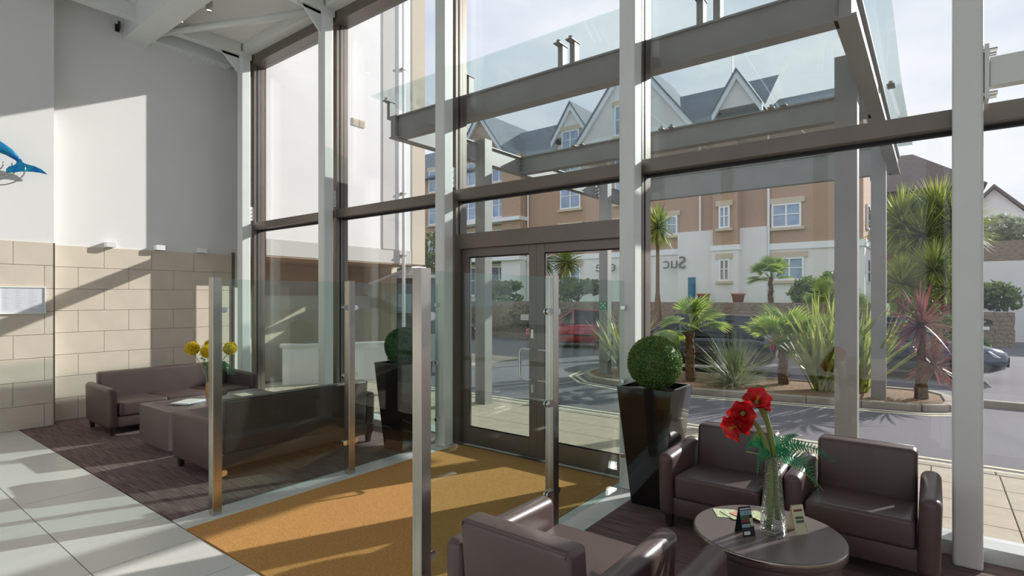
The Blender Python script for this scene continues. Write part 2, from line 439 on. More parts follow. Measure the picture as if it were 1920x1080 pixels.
# ------------------------------------------------------------------ double doors
d = E('door_1', (6.53, YG, 0)); tag(d, 'pair of taupe framed glass entrance doors', 'door', kind='structure')
x0, x1 = C[2] + .05, C[3] - .05
MB().box(x0, x0 + .07, .16, .37, 0, 2.62).box(x1 - .07, x1, .16, .37, 0, 2.62).box(x0 + .07, x1 - .07, .16, .37, 2.55, 2.62).build('door_frame', 'taupe', None).location = (0, 0, 0)
fr = bpy.data.objects['door_frame']; fr.parent = d; fr.location = (-6.53, -YG, 0)
hw = (x1 - x0 - .14) / 2
for sgn, lx in ((1, x0 + .07), (-1, x1 - .07 - hw)):
    q = Vector((lx - 6.53, -.05, .012))
    lf = MB().box(0, .11, -.03, .03, 0, 2.53).box(hw - .11, hw, -.03, .03, 0, 2.53).box(.11, hw - .11, -.03, .03, 2.43, 2.53).box(.11, hw - .11, -.03, .03, 0, .22).build('door_leaf', 'taupe', d, False, .004, 1)
    lf.location = q
    MB().box(.11, hw - .11, -.006, .006, .22, 2.43).build('pane', 'window_glass', lf)
    MB().box(.105, hw - .105, -.012, -.008, .215, .235).box(.105, hw - .105, -.012, -.008, 2.415, 2.435).box(.105, .118, -.012, -.008, .22, 2.43).box(hw - .118, hw - .105, -.012, -.008, .22, 2.43).build('gasket', 'gasket', lf)
    hx = hw - .055 if sgn > 0 else .055; s2 = -1 if sgn > 0 else 1
    pts = []
    for (u, v) in ((0, .92), (.0, .92)): pass
    path = [(hx, -.03, .93), (hx, -.085, .93), (hx + s2 * .03, -.09, .93), (hx + s2 * .11, -.09, .93), (hx + s2 * .135, -.09, .945), (hx + s2 * .145, -.09, .975),
            (hx + s2 * .145, -.09, 1.245), (hx + s2 * .135, -.09, 1.275), (hx + s2 * .11, -.09, 1.29), (hx + s2 * .03, -.09, 1.29), (hx, -.085, 1.29), (hx, -.03, 1.29)]
    MB().tube(path, .014, 10).build('pull_handle', 'chrome', lf, True)
    if sgn > 0:
        for z in (.77, 1.42):
            MB().box(hw - .075, hw - .045, -.036, -.03, z, z + .1).build('lock_plate', 'chrome', lf)
        st = MB().box(hw - .25, hw - .13, -.0085, -.0065, 1.63, 1.70).build('notice_sticker', 'paper_white', lf)

# ================================================================== PARTITIONS
def post(x, y, label, sides):
    r = E('partition_post', (x, y, .004)); tag(r, label, 'post', 'steel posts of the glass screens')
    MB().box(-.04, .04, -.04, .04, 0, 2.09).build('post', 'steel', r, False, .003, 1)
    for s in sides:
        for z in (.345, 1.065, 1.80):
            # D-shaped clamp: block plus half disc on both faces of the glass
            poly = [(0, -.026)] + [(.03 + .026 * math.cos(t), .026 * math.sin(t)) for t in [R_(k) for k in range(-90, 91, 18)]] + [(0, .026)]
            poly = [(.04 + u, z + v) for u, v in poly]
            if s < 0: poly = [(-u, v) for u, v in poly]
            MB().prism(poly, -.02, -.007, 'x').prism(poly, .007, .02, 'x').build('glass_clamp', 'chrome', r)
post(5.24, -2.85, 'brushed steel post nearest the stone floor, left end of the screen by the sofas', (1,))
post(5.24, -1.44, 'brushed steel post midway along the glass screen by the sofas', (-1, 1))
post(7.84, -2.82, 'tall brushed steel post in the foreground beside the front armchair', (1,))
post(7.84, -1.40, 'brushed steel post between the entrance mat and the planter, in front of the doors', (-1, 1))
def panel(x, y0, y1, label, clamp_end=False):
    r = E('glass_screen', (x, (y0 + y1) / 2, .05)); tag(r, label, 'glass panel', 'clear glass screens beside the entrance mat')
    h = (y1 - y0) / 2
    MB().box(-.006, .006, -h, h, 0, 2.03).build('pane', 'partition_glass', r)
    if clamp_end:
        for z in (.28, 1.01, 1.74):
            MB().box(-.024, .024, h - .04, h + .02, z, z + .05).build('glass_clamp', 'chrome', r, False, .008, 2)
panel(5.24, -2.79, -1.50, 'clear glass screen panel in front of the near sofa')
panel(5.24, -1.38, -.105, 'clear glass screen panel between a steel post and the column left of the doors', True)
panel(7.84, -2.76, -1.46, 'clear glass screen panel between the two right hand steel posts')
panel(7.84, -1.34, -.105, 'clear glass screen panel ending at the column beside the tall black planter', True)

# ================================================================== SEATING
def rb(name, mat, par, x0, x1, y0, y1, z0, z1, bev=.03, seg=3, tilt=0, sh=None):
    m = MB().box(x0, x1, y0, y1, z0, z1)
    if sh: m.v = [sh(Vector(p)) for p in m.v]
    o = m.build(name, mat, par, True, bev, seg)
    return o
def seat(name, label, cat, group, Wd, Dp, n, loc, rz, ah=.61, bh=.80):
    r = E(name, loc, rz); tag(r, label, cat, group)
    w, h, at = Wd / 2, Dp / 2, .125
    rb('base', 'leather', r, -w + at - .01, w - at + .01, -h + .035, h - .04, .11, .26, .012, 2)
    for s in (-1, 1):
        xa, xb = sorted((s * w, s * (w - at)))
        def sh(p, s=s):
            p = p.copy()
            if p.z > .3: p.x += s * .012
            if p.y > 0 and p.z > .3: p.z += .02
            return p
        rb('arm', 'leather', r, xa, xb, -h, h - .02, .10, ah, .052, 5, sh=sh)
    def bk(p):
        p = p.copy()
        if p.z > .5: p.y += .05
        return p
    bo = rb('backrest', 'leather', r, -w + at + .004, w - at - .004, h - .2, h - .04, .24, bh, .035, 4, sh=bk)
    # piping along the top edge of the backrest
    MB().tube([(-w + at + .03, h + .008, bh - .03), (-w + at + .03, h - .0, bh - .006), (w - at - .03, h - .0, bh - .006), (w - at - .03, h + .008, bh - .03)], .006, 6).build('piping', 'leather', bo, True)
    cw = (2 * (w - at) - .008) / n
    for k in range(n):
        xa = -w + at + .004 + k * cw
        def su(p):
            p = p.copy()
            if p.z > .35 and p.y > 0: p.z -= .03
            return p
        rb('seat_cushion', 'leather', r, xa + .003, xa + cw - .003, -h + .005, h - .17, .262, .455, .03, 4, sh=su)
    for sx in (-1, 1):
        for sy in (-1, 1):
            px, py = sx * (w - .07), sy * (h - .08)
            MB().add([(px + a * q, py + b * q, z) for q, z in ((.022, 0), (.032, .115)) for a, b in ((-1, -1), (1, -1), (1, 1), (-1, 1))],
                     [(3, 2, 1, 0), (4, 5, 6, 7), (0, 1, 5, 4), (1, 2, 6, 5), (2, 3, 7, 6), (3, 0, 4, 7)]).build('leg', 'dark_wood', r)
    return r
GA = 'brown leather armchairs around the round table'
ZF = .006
seat('armchair', 'brown leather armchair beside the tall black planter, facing the round table', 'armchair', GA, .92, .74, 1, (8.915, -.36, ZF), 0, .61, .77)
seat('armchair', 'brown leather armchair right of the vase with its back to the window', 'armchair', GA, .91, .75, 1, (9.86, -.31, ZF), 0, .61, .785)
seat('armchair', 'brown leather armchair seen from behind beside the foreground steel post', 'armchair', GA, .93, .94, 1, (8.67, -2.55, ZF), PI, .61, .775)
seat('armchair', 'brown leather armchair at the bottom edge, only one arm in view', 'armchair', GA, .93, .94, 1, (9.78, -2.60, ZF), PI, .61, .775)
GS = 'long brown leather sofas'
seat('sofa', 'long brown leather sofa along the stone wall', 'sofa', GS, 2.1, 1.0, 3, (.87, -1.47, ZF), PI / 2, .65, .80)
seat('sofa', 'long brown leather sofa with its back to the glass screen', 'sofa', GS, 2.1, .98, 3, (3.92, -1.47, ZF), -PI / 2, .64, .83)

# coffee table (box) between the sofas
t = E('coffee_table', (2.6, -1.65, ZF)); tag(t, 'dark brown box shaped coffee table between the two sofas', 'table')
MB().box(-.45, .45, -.76, .76, .07, .54).build('body', 'table_brown', t, False, .004, 1)
MB().box(-.40, .40, -.70, .70, 0, .07).build('plinth', 'chrome', t)
# round table
t = E('round_table', (9.455, -1.42, ZF)); tag(t, 'round dark brown drum table with a metal rim', 'table')
MB().lathe([(.40, 0), (.40, .36), (.423, .40)], 64).build('drum', 'table_brown', t, True)
MB().lathe([(.436, .40), (.436, .449), (.432, .4545), (.424, .455)], 64).build('tabletop', 'table_brown', t, True)
MB().lathe([(.4365, .436), (.438, .440), (.438, .448), (.4355, .4515)], 64, cap=False).build('rim', 'steel', t, True)

# ================================================================== PLANTERS
def planter(x, y, hz, tw, bw, rad, leafmat, label, plabel, rz=0):
    r = E('planter', (x, y, ZF), rz); tag(r, label, 'planter', 'tall tapered black planters')
    a, b = bw / 2, tw / 2
    def ring(s, z): return [(-s, -s, z), (s, -s, z), (s, s, z), (-s, s, z)]
    vs = ring(a, 0) + ring(b, hz) + ring(b - .025, hz) + ring(b - .03, hz - .07)
    fs = [(3, 2, 1, 0)]
    for k in range(3):
        for j in range(4): fs.append((k * 4 + j, k * 4 + (j + 1) % 4, k * 4 + 4 + (j + 1) % 4, k * 4 + 4 + j))
    MB().add(vs, fs).build('pot', 'pot_black', r, fix=True)
    MB().box(-b + .03, b - .03, -b + .03, b - .03, hz - .09, hz - .05).build('soil', 'soil', r)
    p = E('topiary_ball', (x, y, ZF + hz - .05)); tag(p, plabel, 'plant', 'clipped box balls in the planters')
    zc = rad + .01; rnd = random.Random(int(x * 100)); m = MB()
    for k in range(9000):
        z = rnd.uniform(-1, 1); t_ = rnd.uniform(0, 2 * PI); q = math.sqrt(1 - z * z); rr = rad * rnd.uniform(.93, 1.01)
        m.leaf((q * math.cos(t_) * rr, q * math.sin(t_) * rr, z * rr + zc), .0105, rnd)
    tag(m.build('foliage', leafmat, p, fix=False), kind='stuff')
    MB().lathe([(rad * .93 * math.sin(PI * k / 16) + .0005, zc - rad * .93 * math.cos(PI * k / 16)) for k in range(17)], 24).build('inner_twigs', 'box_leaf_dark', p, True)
    MB().tube([(0, 0, -.02), (0, 0, .06)], .02, 8).build('stem', 'trunk', p)
planter(8.21, -.22, 1.09, .52, .32, .25, 'box_leaf', 'tall tapered glossy black planter right of the doors', 'round clipped green box ball in the planter right of the doors')
planter(4.93, -.40, 1.09, .52, .34, .24, 'box_leaf_dark', 'tall tapered glossy black planter behind the sofa screen left of the doors', 'round clipped green box ball in the planter left of the doors')

# ================================================================== VASES AND FLOWERS
RV = Vector((math.cos(R_(37.5)), math.sin(R_(37.5)), 0)); FV = Vector((-math.sin(R_(37.5)), math.cos(R_(37.5)), 0)); UP = Vector((0, 0, 1))
TZ = ZF + .455
vx, vy = 9.49, -1.43
v = E('glass_vase', (vx, vy, TZ)); tag(v, 'tall tapered bubbled glass vase on the round table', 'vase')
MB().lathe([(.074, 0), (.078, .012), (.076, .03), (.062, .2), (.047, .38), (.04, .48), (.036, .48), (.043, .38), (.057, .2), (.068, .035), (.03, .025), (.001, .025)], 40).build('vase_wall', 'vase_glass', v, True)
fl = E('amaryllis', (vx, vy, TZ + .03)); tag(fl, 'red amaryllis blooms on thick green stems in the tall vase', 'flower')
def lp(u, w, dd=0): return RV * u + UP * w + FV * dd
def bez(pts, n):
    out = []
    for i in range(n + 1):
        t = i / n; q = [Vector(p) for p in pts]
        while len(q) > 1: q = [a.lerp(b, t) for a, b in zip(q, q[1:])]
        out.append(q[0])
    return out
MB().tube(bez([lp(-.03, 0, -.01), lp(.0, .25, 0), lp(.0, .48, 0), lp(-.06, .62, 0), lp(-.15, .69, .0)], 10), [.017] * 8 + [.015, .013, .012], 10).build('stem', 'stem_green', fl, True)
MB().tube(bez([lp(.035, .05, .01), lp(.02, .3, .01), lp(.03, .5, .02), lp(-.01, .66, .03), lp(-.065, .755, .03)], 10), [.016] * 8 + [.016, .022, .02], 10).build('stem', 'stem_green', fl, True)
def petal_mesh():
    m = MB(); nu, nv = 7, 5
    for i in range(nu):
        u = i / (nu - 1); w = .05 * math.sin(PI * min(1, .1 + u * .84)) ** .55 + .002
        fwd = .085 * u - .03 * u ** 3; out = .012 + .07 * u ** 1.7
        for j in range(nv):
            s = (j / (nv - 1) - .5) * 2
            m.v.append((out - .012 * abs(s) ** 2 + .004 * math.sin(9 * u + 3 * s), s * w, fwd + .006 * abs(s)))
    for i in range(nu - 1):
        for j in range(nv - 1): m.f.append((i * nv + j, i * nv + j + 1, (i + 1) * nv + j + 1, (i + 1) * nv + j))
    return m.mesh('petal', True, False)
PM = petal_mesh(); PM.materials.append(MATS['red_petal'])
def bloom(pos, dirv, sc=1.0):
    f = MB().tube([(0, 0, -.03), (0, 0, .0), (0, 0, .025)], [.007, .011, .014], 8).build('flower', 'stem_green', fl, True)
    f.location = pos; f.rotation_mode = 'QUATERNION'; f.rotation_quaternion = Vector(dirv).to_track_quat('Z', 'Y'); f.scale = (sc,) * 3
    for k in range(6):
        p = put('petal', PM, None, f); p.rotation_euler = (0, 0, k * PI / 3 + (.1 if k % 2 else 0)); p.scale = (1, 1, 1) if k % 2 else (.9, 1.0, 1.05)
    for k in range(4):
        a = k * 1.6; MB().tube([(0, 0, .01), (.008 * math.cos(a), .008 * math.sin(a), .07)], .0016, 5).build('stamen', 'yellow_petal', f)
bloom(lp(-.225, .645, -.03), RV * -.9 - UP * .25 - FV * .35, 1.08)
bloom(lp(-.19, .715, -.02), RV * -.45 - FV * .8 + UP * .1, 1.12)
bloom(lp(-.105, .765, .0), RV * -.1 - FV * .6 + UP * .65, 1.12)
bloom(lp(-.075, .755, .03), RV * .75 - FV * .3 + UP * .35, .9)
bloom(lp(-.2, .68, -.05), RV * -.75 - FV * .6 - UP * .5, .9)
MB().tube(bez([lp(-.085, .60, 0), lp(-.12, .58, -.02), lp(-.135, .52, -.02)], 5), [.006, .012, .014, .009, .002, .001], 8).build('bract', 'stem_green', fl, True)

def frond(par, pts, wmax, mat='fern_leaf', n=24, side=None):
    cv = bez(pts, n); m = MB(); m.tube(cv, .0022, 5)
    for i in range(2, n):
        u = i / n; d_ = (cv[min(i + 1, n)] - cv[i - 1]).normalized()
        sd = (FV * .45 + UP * .9 + RV * .15)
        nn = d_.cross(sd).normalized(); sd = nn.cross(d_).normalized()
        ll = 1.25 * wmax * math.sin(PI * min(1, u * .9 + .16)) ** .7 * (1.12 - u)
        for s in (-1, 1):
            a = cv[i]; tip = a + sd * s * ll + d_ * ll * .35 - UP * ll * .12; hw_ = .0095 * (1.1 - u * .6)
            mid = a.lerp(tip, .5)
            m.add([a - d_ * hw_ * .5, a + d_ * hw_ * .6, mid + d_ * hw_ * .8, tip, mid - d_ * hw_ * .35], [(0, 1, 2, 3, 4)])
    return m.build('frond', mat, par, False, fix=False)
fe = E('fern', (vx, vy, TZ + .44)); tag(fe, 'arching green fern fronds around the amaryllis stems', 'plant')
for ps, wd in (
    ([lp(.01, .02), lp(.05, .17), lp(.14, .18), lp(.2, .15, .03)], .032),
    ([lp(.01, .02), lp(.08, .15, -.02), lp(.24, .14, -.03), lp(.31, .04, -.05), lp(.385, -.02, -.06)], .045),
    ([lp(.01, .02), lp(.08, .1, -.06), lp(.17, .05, -.12), lp(.22, -.12, -.14), lp(.225, -.26, -.14)], .062),
    ([lp(.01, .02), lp(.1, .12, .04), lp(.2, .14, .06), lp(.27, .06, .07), lp(.29, -.06, .08)], .045),
    ([lp(0, .02), lp(-.05, .12, -.03), lp(-.11, .10, -.05), lp(-.13, -.03, -.06), lp(-.125, -.16, -.06)], .036),
    ([lp(0, .02), lp(-.05, .15, .02), lp(-.12, .15, .03), lp(-.16, .08, .03), lp(-.155, .02, .03)], .036),
    ([lp(0, .02), lp(-.03, .12, .08), lp(-.06, .15, .14), lp(-.08, .08, .18)], .036),
    ([lp(0, .02), lp(.03, .11, .07), lp(.08, .15, .12), lp(.14, .1, .17)], .036)):
    frond(fe, ps, wd)
MB().tube(bez([lp(.02, .02), lp(.12, -.02, -.03), lp(.2, -.06, -.05), lp(.26, -.13, -.05), lp(.28, -.16, -.05)], 8), .003, 5).build('tendril', 'stem_green', fe, True)
MB().tube(bez([lp(-.02, .0), lp(-.08, .06), lp(-.13, .05), lp(-.17, .065)], 6), .003, 5).build('tendril', 'stem_green', fe, True)

# brochures on the round table
def leaflet(x, y, rz, w, h, mat, label, k, z):
    o = MB().box(-w / 2, w / 2, -h / 2, h / 2, 0, .003).build('leaflet', mat, None); o.location = (x, y, z); o.rotation_euler = (0, 0, rz)
    tag(o, label, 'leaflet', 'leaflets on the round table'); return o
lc = Vector((9.28, -1.28, 0))
leaflet(9.155, -1.30, .5, .11, .15, 'paper_green', 'green leaflet at the left end of the fan of leaflets on the round table', 0, TZ + .0005)
leaflet(9.22, -1.29, .9, .11, .15, 'paper_green', 'green leaflet in the middle of the fan of leaflets on the round table', 1, TZ + .0045)
leaflet(9.275, -1.275, 1.2, .10, .14, 'paper_pink', 'pink and green leaflet behind the navy card stand', 2, TZ + .0085)
leaflet(9.36, -1.235, 1.0, .11, .15, 'paper_green', 'pale green leaflet beside the vase, right end of the fan', 3, TZ + .0125)

def card(x, y, rz, label, cream):
    r = E('card_stand', (x, y, TZ + .001), rz); tag(r, label, 'card stand', 'folded card stands on the round table')
    w, h, d_ = .085, .165, .05
    sl = lambda z: (z / h) * d_       # front face leans back
    def face(mat, z0, z1, x0, x1, off, nm):
        m = MB().add([(x0, sl(z0) - off - d_ / 2, z0), (x1, sl(z0) - off - d_ / 2, z0), (x1, sl(z1) - off - d_ / 2, z1), (x0, sl(z1) - off - d_ / 2, z1),
                      (x0, sl(z0) - d_ / 2, z0), (x1, sl(z0) - d_ / 2, z0), (x1, sl(z1) - d_ / 2, z1), (x0, sl(z1) - d_ / 2, z1)],
                     [(0, 1, 2, 3), (7, 6, 5, 4), (0, 4, 5, 1), (1, 5, 6, 2), (2, 6, 7, 3), (3, 7, 4, 0)])
        return m.build(nm, mat, r)
    face('card_cream' if cream else 'navy_print', .0, h, -w / 2, w / 2, .002, 'front_panel')
    MB().add([(-w / 2, d_ / 2, h), (w / 2, d_ / 2, h), (w / 2, d_ / 2 + .035, 0), (-w / 2, d_ / 2 + .035, 0), (-w / 2, d_ / 2 - .002, h), (w / 2, d_ / 2 - .002, h), (w / 2, d_ / 2 + .033, 0), (-w / 2, d_ / 2 + .033, 0)],
             [(0, 1, 2, 3), (7, 6, 5, 4), (0, 4, 5, 1), (1, 5, 6, 2), (2, 6, 7, 3), (3, 7, 4, 0)]).build('back_panel', 'card_cream' if cream else 'navy_print', r)
    if cream:
        face('print_red', .128, .14, -.03, .03, .003, 'heading_print'); face('photo_land', .086, .10, -.028, .028, .003, 'photo_print'); face('photo_land', .064, .08, -.028, .028, .003, 'photo_print')
        face('paper_green', .0, .07, w / 2 - .012, w / 2 - .002, .003, 'edge_print')
    else:
        face('paper_white', .150, .156, -.036, .036, .003, 'heading_print'); face('photo_sky', .118, .144, -.04, .04, .003, 'photo_print'); face('photo_land', .095, .115, -.04, .02, .003, 'photo_print')
        face('print_red', .08, .094, -.036, .018, .003, 'photo_print'); face('photo_sky', .052, .07, -.04, .018, .003, 'photo_print'); face('paper_white', .012, .03, -.034, .008, .003, 'address_print')
        face('paper_green', .055, .1, .022, .04, .003, 'photo_print')
card(9.37, -1.56, R_(52), 'navy printed card stand left of the vase', False)
card(9.62, -1.33, R_(50), 'cream printed card stand right of the vase', True)

# yellow flowers on the coffee table
cx, cy, cz = 3.0, -2.15, ZF + .541
vs = E('glass_vase', (2.53, -1.72, cz)); tag(vs, 'slim clear glass vase of yellow flowers on the coffee table', 'vase')
MB().lathe([(.045, 0), (.048, .01), (.042, .06), (.042, .34), (.05, .46), (.046, .46), (.038, .34), (.038, .06), (.02, .02), (.001, .02)], 28).build('vase_wall', 'clear_vase', vs, True)
sd = MB().lathe([(.036, .021), (.036, .22), (.001, .225)], 20).build('orange_sand', 'sand_orange', vs, True)
yf = E('yellow_flowers', (2.53, -1.72, cz + .22)); tag(yf, 'round yellow pompom flowers with sprigs in the slim vase', 'flower')
def pompom(c, rad):
    m = MB(); rnd = random.Random(int(c.x * 1000) + 3)
    for k in range(420):
        z = rnd.uniform(-1, 1); t_ = rnd.uniform(0, 2 * PI); q = math.sqrt(1 - z * z); n_ = Vector((q * math.cos(t_), q * math.sin(t_), z))
        a = n_.orthogonal().normalized(); a = Matrix.Rotation(rnd.uniform(0, 6.3), 3, n_) @ a; p = c + n_ * rad * .55; tip = c + n_ * rad * rnd.uniform(.93, 1.05)
        m.add([p - a * .004, p + a * .004, tip + a * .009, tip - a * .009], [(0, 1, 2, 3)])
    m.lathe([(rad * .8 * math.sin(PI * k / 10) + .0004, -rad * .8 * math.cos(PI * k / 10)) for k in range(11)], 14, c)
    o = m.build('flower_head', 'yellow_petal', yf, fix=False); return o
for u, w, dd, rad in ((-.225, .46, 0, .093), (.0, .50, .05, .085), (.015, .43, -.06, .09), (.27, .46, .03, .09)):
    MB().tube(bez([lp(0, -.18), lp(u * .1, .12, 0), lp(u * .5, .28, dd * .6), lp(u, w - .05, dd)], 8), .004, 6).build('stem', 'stem_green', yf, True)
    pompom(lp(u, w, dd), rad)
m = MB(); rnd = random.Random(4)
for k in range(26):
    t_ = k / 26; c = lp(-.03 - .09 * t_, .2 + .22 * t_, 0); m.leaf(c + Vector((rnd.uniform(-.02, .02), rnd.uniform(-.02, .02), rnd.uniform(-.02, .02))), .02, rnd)
m.tube([lp(0, 0), lp(-.03, .2), lp(-.12, .42)], .003, 5); m.build('leaf_sprig', 'box_leaf_dark', yf, fix=False)
m = MB()
for k in range(46):
    a = rnd.uniform(0, .5); m.tube(bez([lp(.04, .0), lp(.1 + a * .15, .2, rnd.uniform(-.05, .05)), lp(.18 + a * .28, .38 - a * .1, rnd.uniform(-.08, .08)), lp(.2 + a * .25, .25 - a * .3, rnd.uniform(-.1, .1))], 5), .0018, 4, False)
m.build('grass_sprig', 'fern_leaf', yf, fix=False)
for k, (x, y, rz, lb) in enumerate(((2.32, -1.86, .3, 'stack of glossy magazines beside the slim vase on the coffee table'),)):
    r = E('magazine_stack', (2.6, -2.0, cz), rz); tag(r, lb, 'magazine')
    for j in range(3):
        o = MB().box(-.12, .12, -.16, .16, 0, .009).build('magazine', ('print_grey', 'board_white', 'paper_white')[j], r); o.location = (.01 * j, -.01 * j, .0095 * j); o.rotation_euler = (0, 0, .12 * j)
o = MB().box(-.11, .11, -.08, .08, 0, .014).build('booklet', 'card_cream', None); o.location = (2.62, -1.3, cz); tag(o, 'cream booklet at the far end of the coffee table', 'booklet')

# ================================================================== THINGS ON THE LEFT WALL
for k, (y, lb) in enumerate(((-1.97, 'white block wall light on the stone ledge, nearest the wall step'), (-1.25, 'white block wall light on the stone ledge, middle of three'), (-.55, 'white block wall light on the stone ledge, nearest the glass front'))):
    r = E('wall_light', (WR + .002, y, 2.735)); tag(r, lb, 'light', 'wall lights above the stone cladding')
    MB().box(0, .13, -.07, .07, 0, .085).build('body', 'white_plastic', r, False, .004, 1)
    MB().box(.02, .11, -.05, .05, .085, .088).build('diffuser', 'lamp_clear', r)
r = E('notice_board', (WL + .027, -3.115, 1.69)); tag(r, 'white framed notice board on the stone wall', 'board')
MB().box(0, .015, -.25, .25, 0, .37).build('board', 'board_white', r)
MB().box(0, .028, -.262, -.246, -.012, .382).box(0, .028, .246, .262, -.012, .382).box(0, .028, -.246, .246, .366, .382).box(0, .028, -.246, .246, -.012, .004).build('frame', 'white_plastic', r)
rnd = random.Random(9); m = MB()
for cxx in (-.17, -.03, .12):
    for k in range(14): m.box(.0152, .0156, cxx - .05, cxx - .05 + rnd.uniform(.04, .1), .33 - k * .021, .334 - k * .021)
m.build('faint_print', 'pale_grey', r)
# whale sculpture
r = E('whale_sculpture', (WL + .12, -3.6, 3.8)); tag(r, 'shiny blue whale tail sculpture with wire rings on the white wall', 'sculpture')
oy, oz = -3.6, 3.8
def q(y, z, xx=0): return Vector((xx, y - oy, z - oz))
pts = [q(-4.5, 3.62), q(-4.3, 3.82), q(-3.95, 4.0), q(-3.62, 4.06), q(-3.4, 4.03), q(-3.28, 3.97), q(-3.19, 3.895), q(-3.15, 3.85)]
m = MB().tube(pts, [.03, .12, .16, .13, .085, .06, .036, .028], 16); m.v = [(a * .55, b, c) for a, b, c in m.v]; m.build('body', 'whale_blue', r, True)
fk = [(-3.17, 3.88), (-3.10, 3.835), (-3.0, 3.82), (-2.92, 3.79), (-2.85, 3.725), (-2.93, 3.735), (-3.02, 3.735), (-3.09, 3.725), (-3.15, 3.715), (-3.22, 3.69), (-3.305, 3.675), (-3.31, 3.72), (-3.28, 3.765), (-3.23, 3.79), (-3.20, 3.82), (-3.195, 3.86)]
MB().prism([(a - oy, b - oz) for a, b in fk], -.012, .012, 'x').build('tail_fluke', 'whale_blue', r, False, .006, 2)
for k, (rr, yy, zz) in enumerate(((.17, -3.5, 3.8), (.24, -3.48, 3.79), (.31, -3.5, 3.79), (.37, -3.47, 3.77))):
    ps = [q(yy + rr * math.cos(a), zz + rr * .8 * math.sin(a), -.03 + .012 * k) for a in [R_(d) for d in range(-200, 25, 15)]]
    MB().tube(ps, .008, 8).build('wire_ring', 'wire', r, True)
MB().tube([(-.115, -.4, .1), (0, -.4, .2)], .012, 8).build('wall_bracket', 'wire', r)

# spot lights at the ceiling
def spot(x, y, z, label, energy, small=False):
    r = E('spotlight', (x, y, z)); tag(r, label, 'spotlight', 'small spotlights under the ceiling')
    MB().tube([(0, 0, 0), (0, 0, -.13)], .01, 8).build('stem', 'steel', r)
    MB().lathe([(.001, -.1), (.045, -.1), (.05, -.11), (.05, -.25), (.043, -.255), (.04, -.235), (.001, -.232)], 20).build('housing', 'steel', r, True)
    MB().lathe([(.001, -.236), (.039, -.236)], 20, cap=False).build('lens', 'lamp_glow', r)
gm = pm('lamp_glow', 'fff4df', .4); gm.node_tree.nodes['Principled BSDF'].inputs['Emission Color'].default_value = (1, .93, .8, 1); gm.node_tree.nodes['Principled BSDF'].inputs['Emission Strength'].default_value = 6
spot(.62, -1.32, ZC, 'small cylindrical spotlight beside the white cross beam', 30)
spot(1.35, -1.2, ZC, 'small cylindrical spotlight cut by the top edge of the picture', 30)
r = E('camera_bracket', (WR + .01, -1.86, 6.33)); tag(r, 'small dark bracket on the wall under the cross beam', 'bracket')
MB().box(0, .03, -.03, .03, 0, .12).box(.03, .1, -.012, .012, .08, .1).build('arm', 'black_plastic', r)
MB().tube([(.1, 0, .14), (.1, 0, .02)], .02, 8).build('head', 'black_plastic', r)

# ================================================================== OUTSIDE: ground
road = box('road', 'asphalt', -60, 80, -9, 90, -.4, -.03); tag(road, 'grey asphalt drive and road outside the glass front', 'road', kind='structure')
road.location.y = 40.6 + .0; road.data.transform(Matrix.Translation((0, -.1, 0)))
pv = box('pavement', 'paving_joint', -8, 17, .42, 2.76, -.2, -.012); tag(pv, 'pale buff paving slabs along the outside of the glass', 'pavement', kind='structure')
SL = .585
for i in range(-6, 26):
    for j in range(4):
        xa = 10.84 + (i - 20) * SL; ya = .42 + j * SL
        if xa < -1.7 or xa > 14.5: continue
        child_of(cbox('paving_slab', 'paving', xa + .004, xa + SL - .004, ya + .004, ya + SL - .004, -.012, 0, None, .003), pv)
for i in range(20):
    xa = -2 + i * .915
    child_of(cbox('kerb_stone', 'kerb', xa + .004, xa + .911, 2.765, 2.93, -.15, .003, None, .012), pv)
pv2 = box('forecourt', 'paving', -8, -.1, 2.95, 9, -.2, -.008); tag(pv2, 'pale paved forecourt beside the white building', 'pavement', kind='structure')
for k, y in enumerate((3.02, 3.2)):
    o = box('road_line', 'road_line', -1, 17, y, y + .075, -.029, -.026); tag(o, ('inner' if k == 0 else 'outer') + ' pale yellow line along the kerb by the glass front', 'road line', 'double yellow lines')
# planted island
FRONT = [(3.35, 7.5), (3.5, 6.75), (4.1, 6.1), (5.1, 5.8), (6.4, 5.92), (8.4, 6.28), (10.1, 6.62), (10.45, 6.85), (10.5, 7.3), (10.45, 8.1), (10.2, 8.5)]
BACK = [(8.0, 8.45), (5.0, 8.2), (3.6, 8.0)]
isl = MB().prism(FRONT + BACK, -.1, .06).build('planting_bed', 'mulch', None); tag(isl, 'mulched planting bed in the middle of the drive', 'planting bed', kind='structure')
def along(poly, step):
    out = []
    for (a, b) in zip(poly, poly[1:]):
        a, b = Vector((*a, 0)), Vector((*b, 0)); n = max(1, round((b - a).length / step))
        for k in range(n): out.append((a.lerp(b, k / n), a.lerp(b, (k + 1) / n)))
    return out
for a, b in along(FRONT + BACK + FRONT[:1], .9):
    d_ = (b - a); ln = d_.length / 2 - .004
    o = MB().box(-ln, ln, -.07, .07, -.1, .085).build('kerb_stone', 'kerb', isl, False, .012, 1); o.location = (a + b) / 2; o.rotation_euler = (0, 0, math.atan2(d_.y, d_.x))
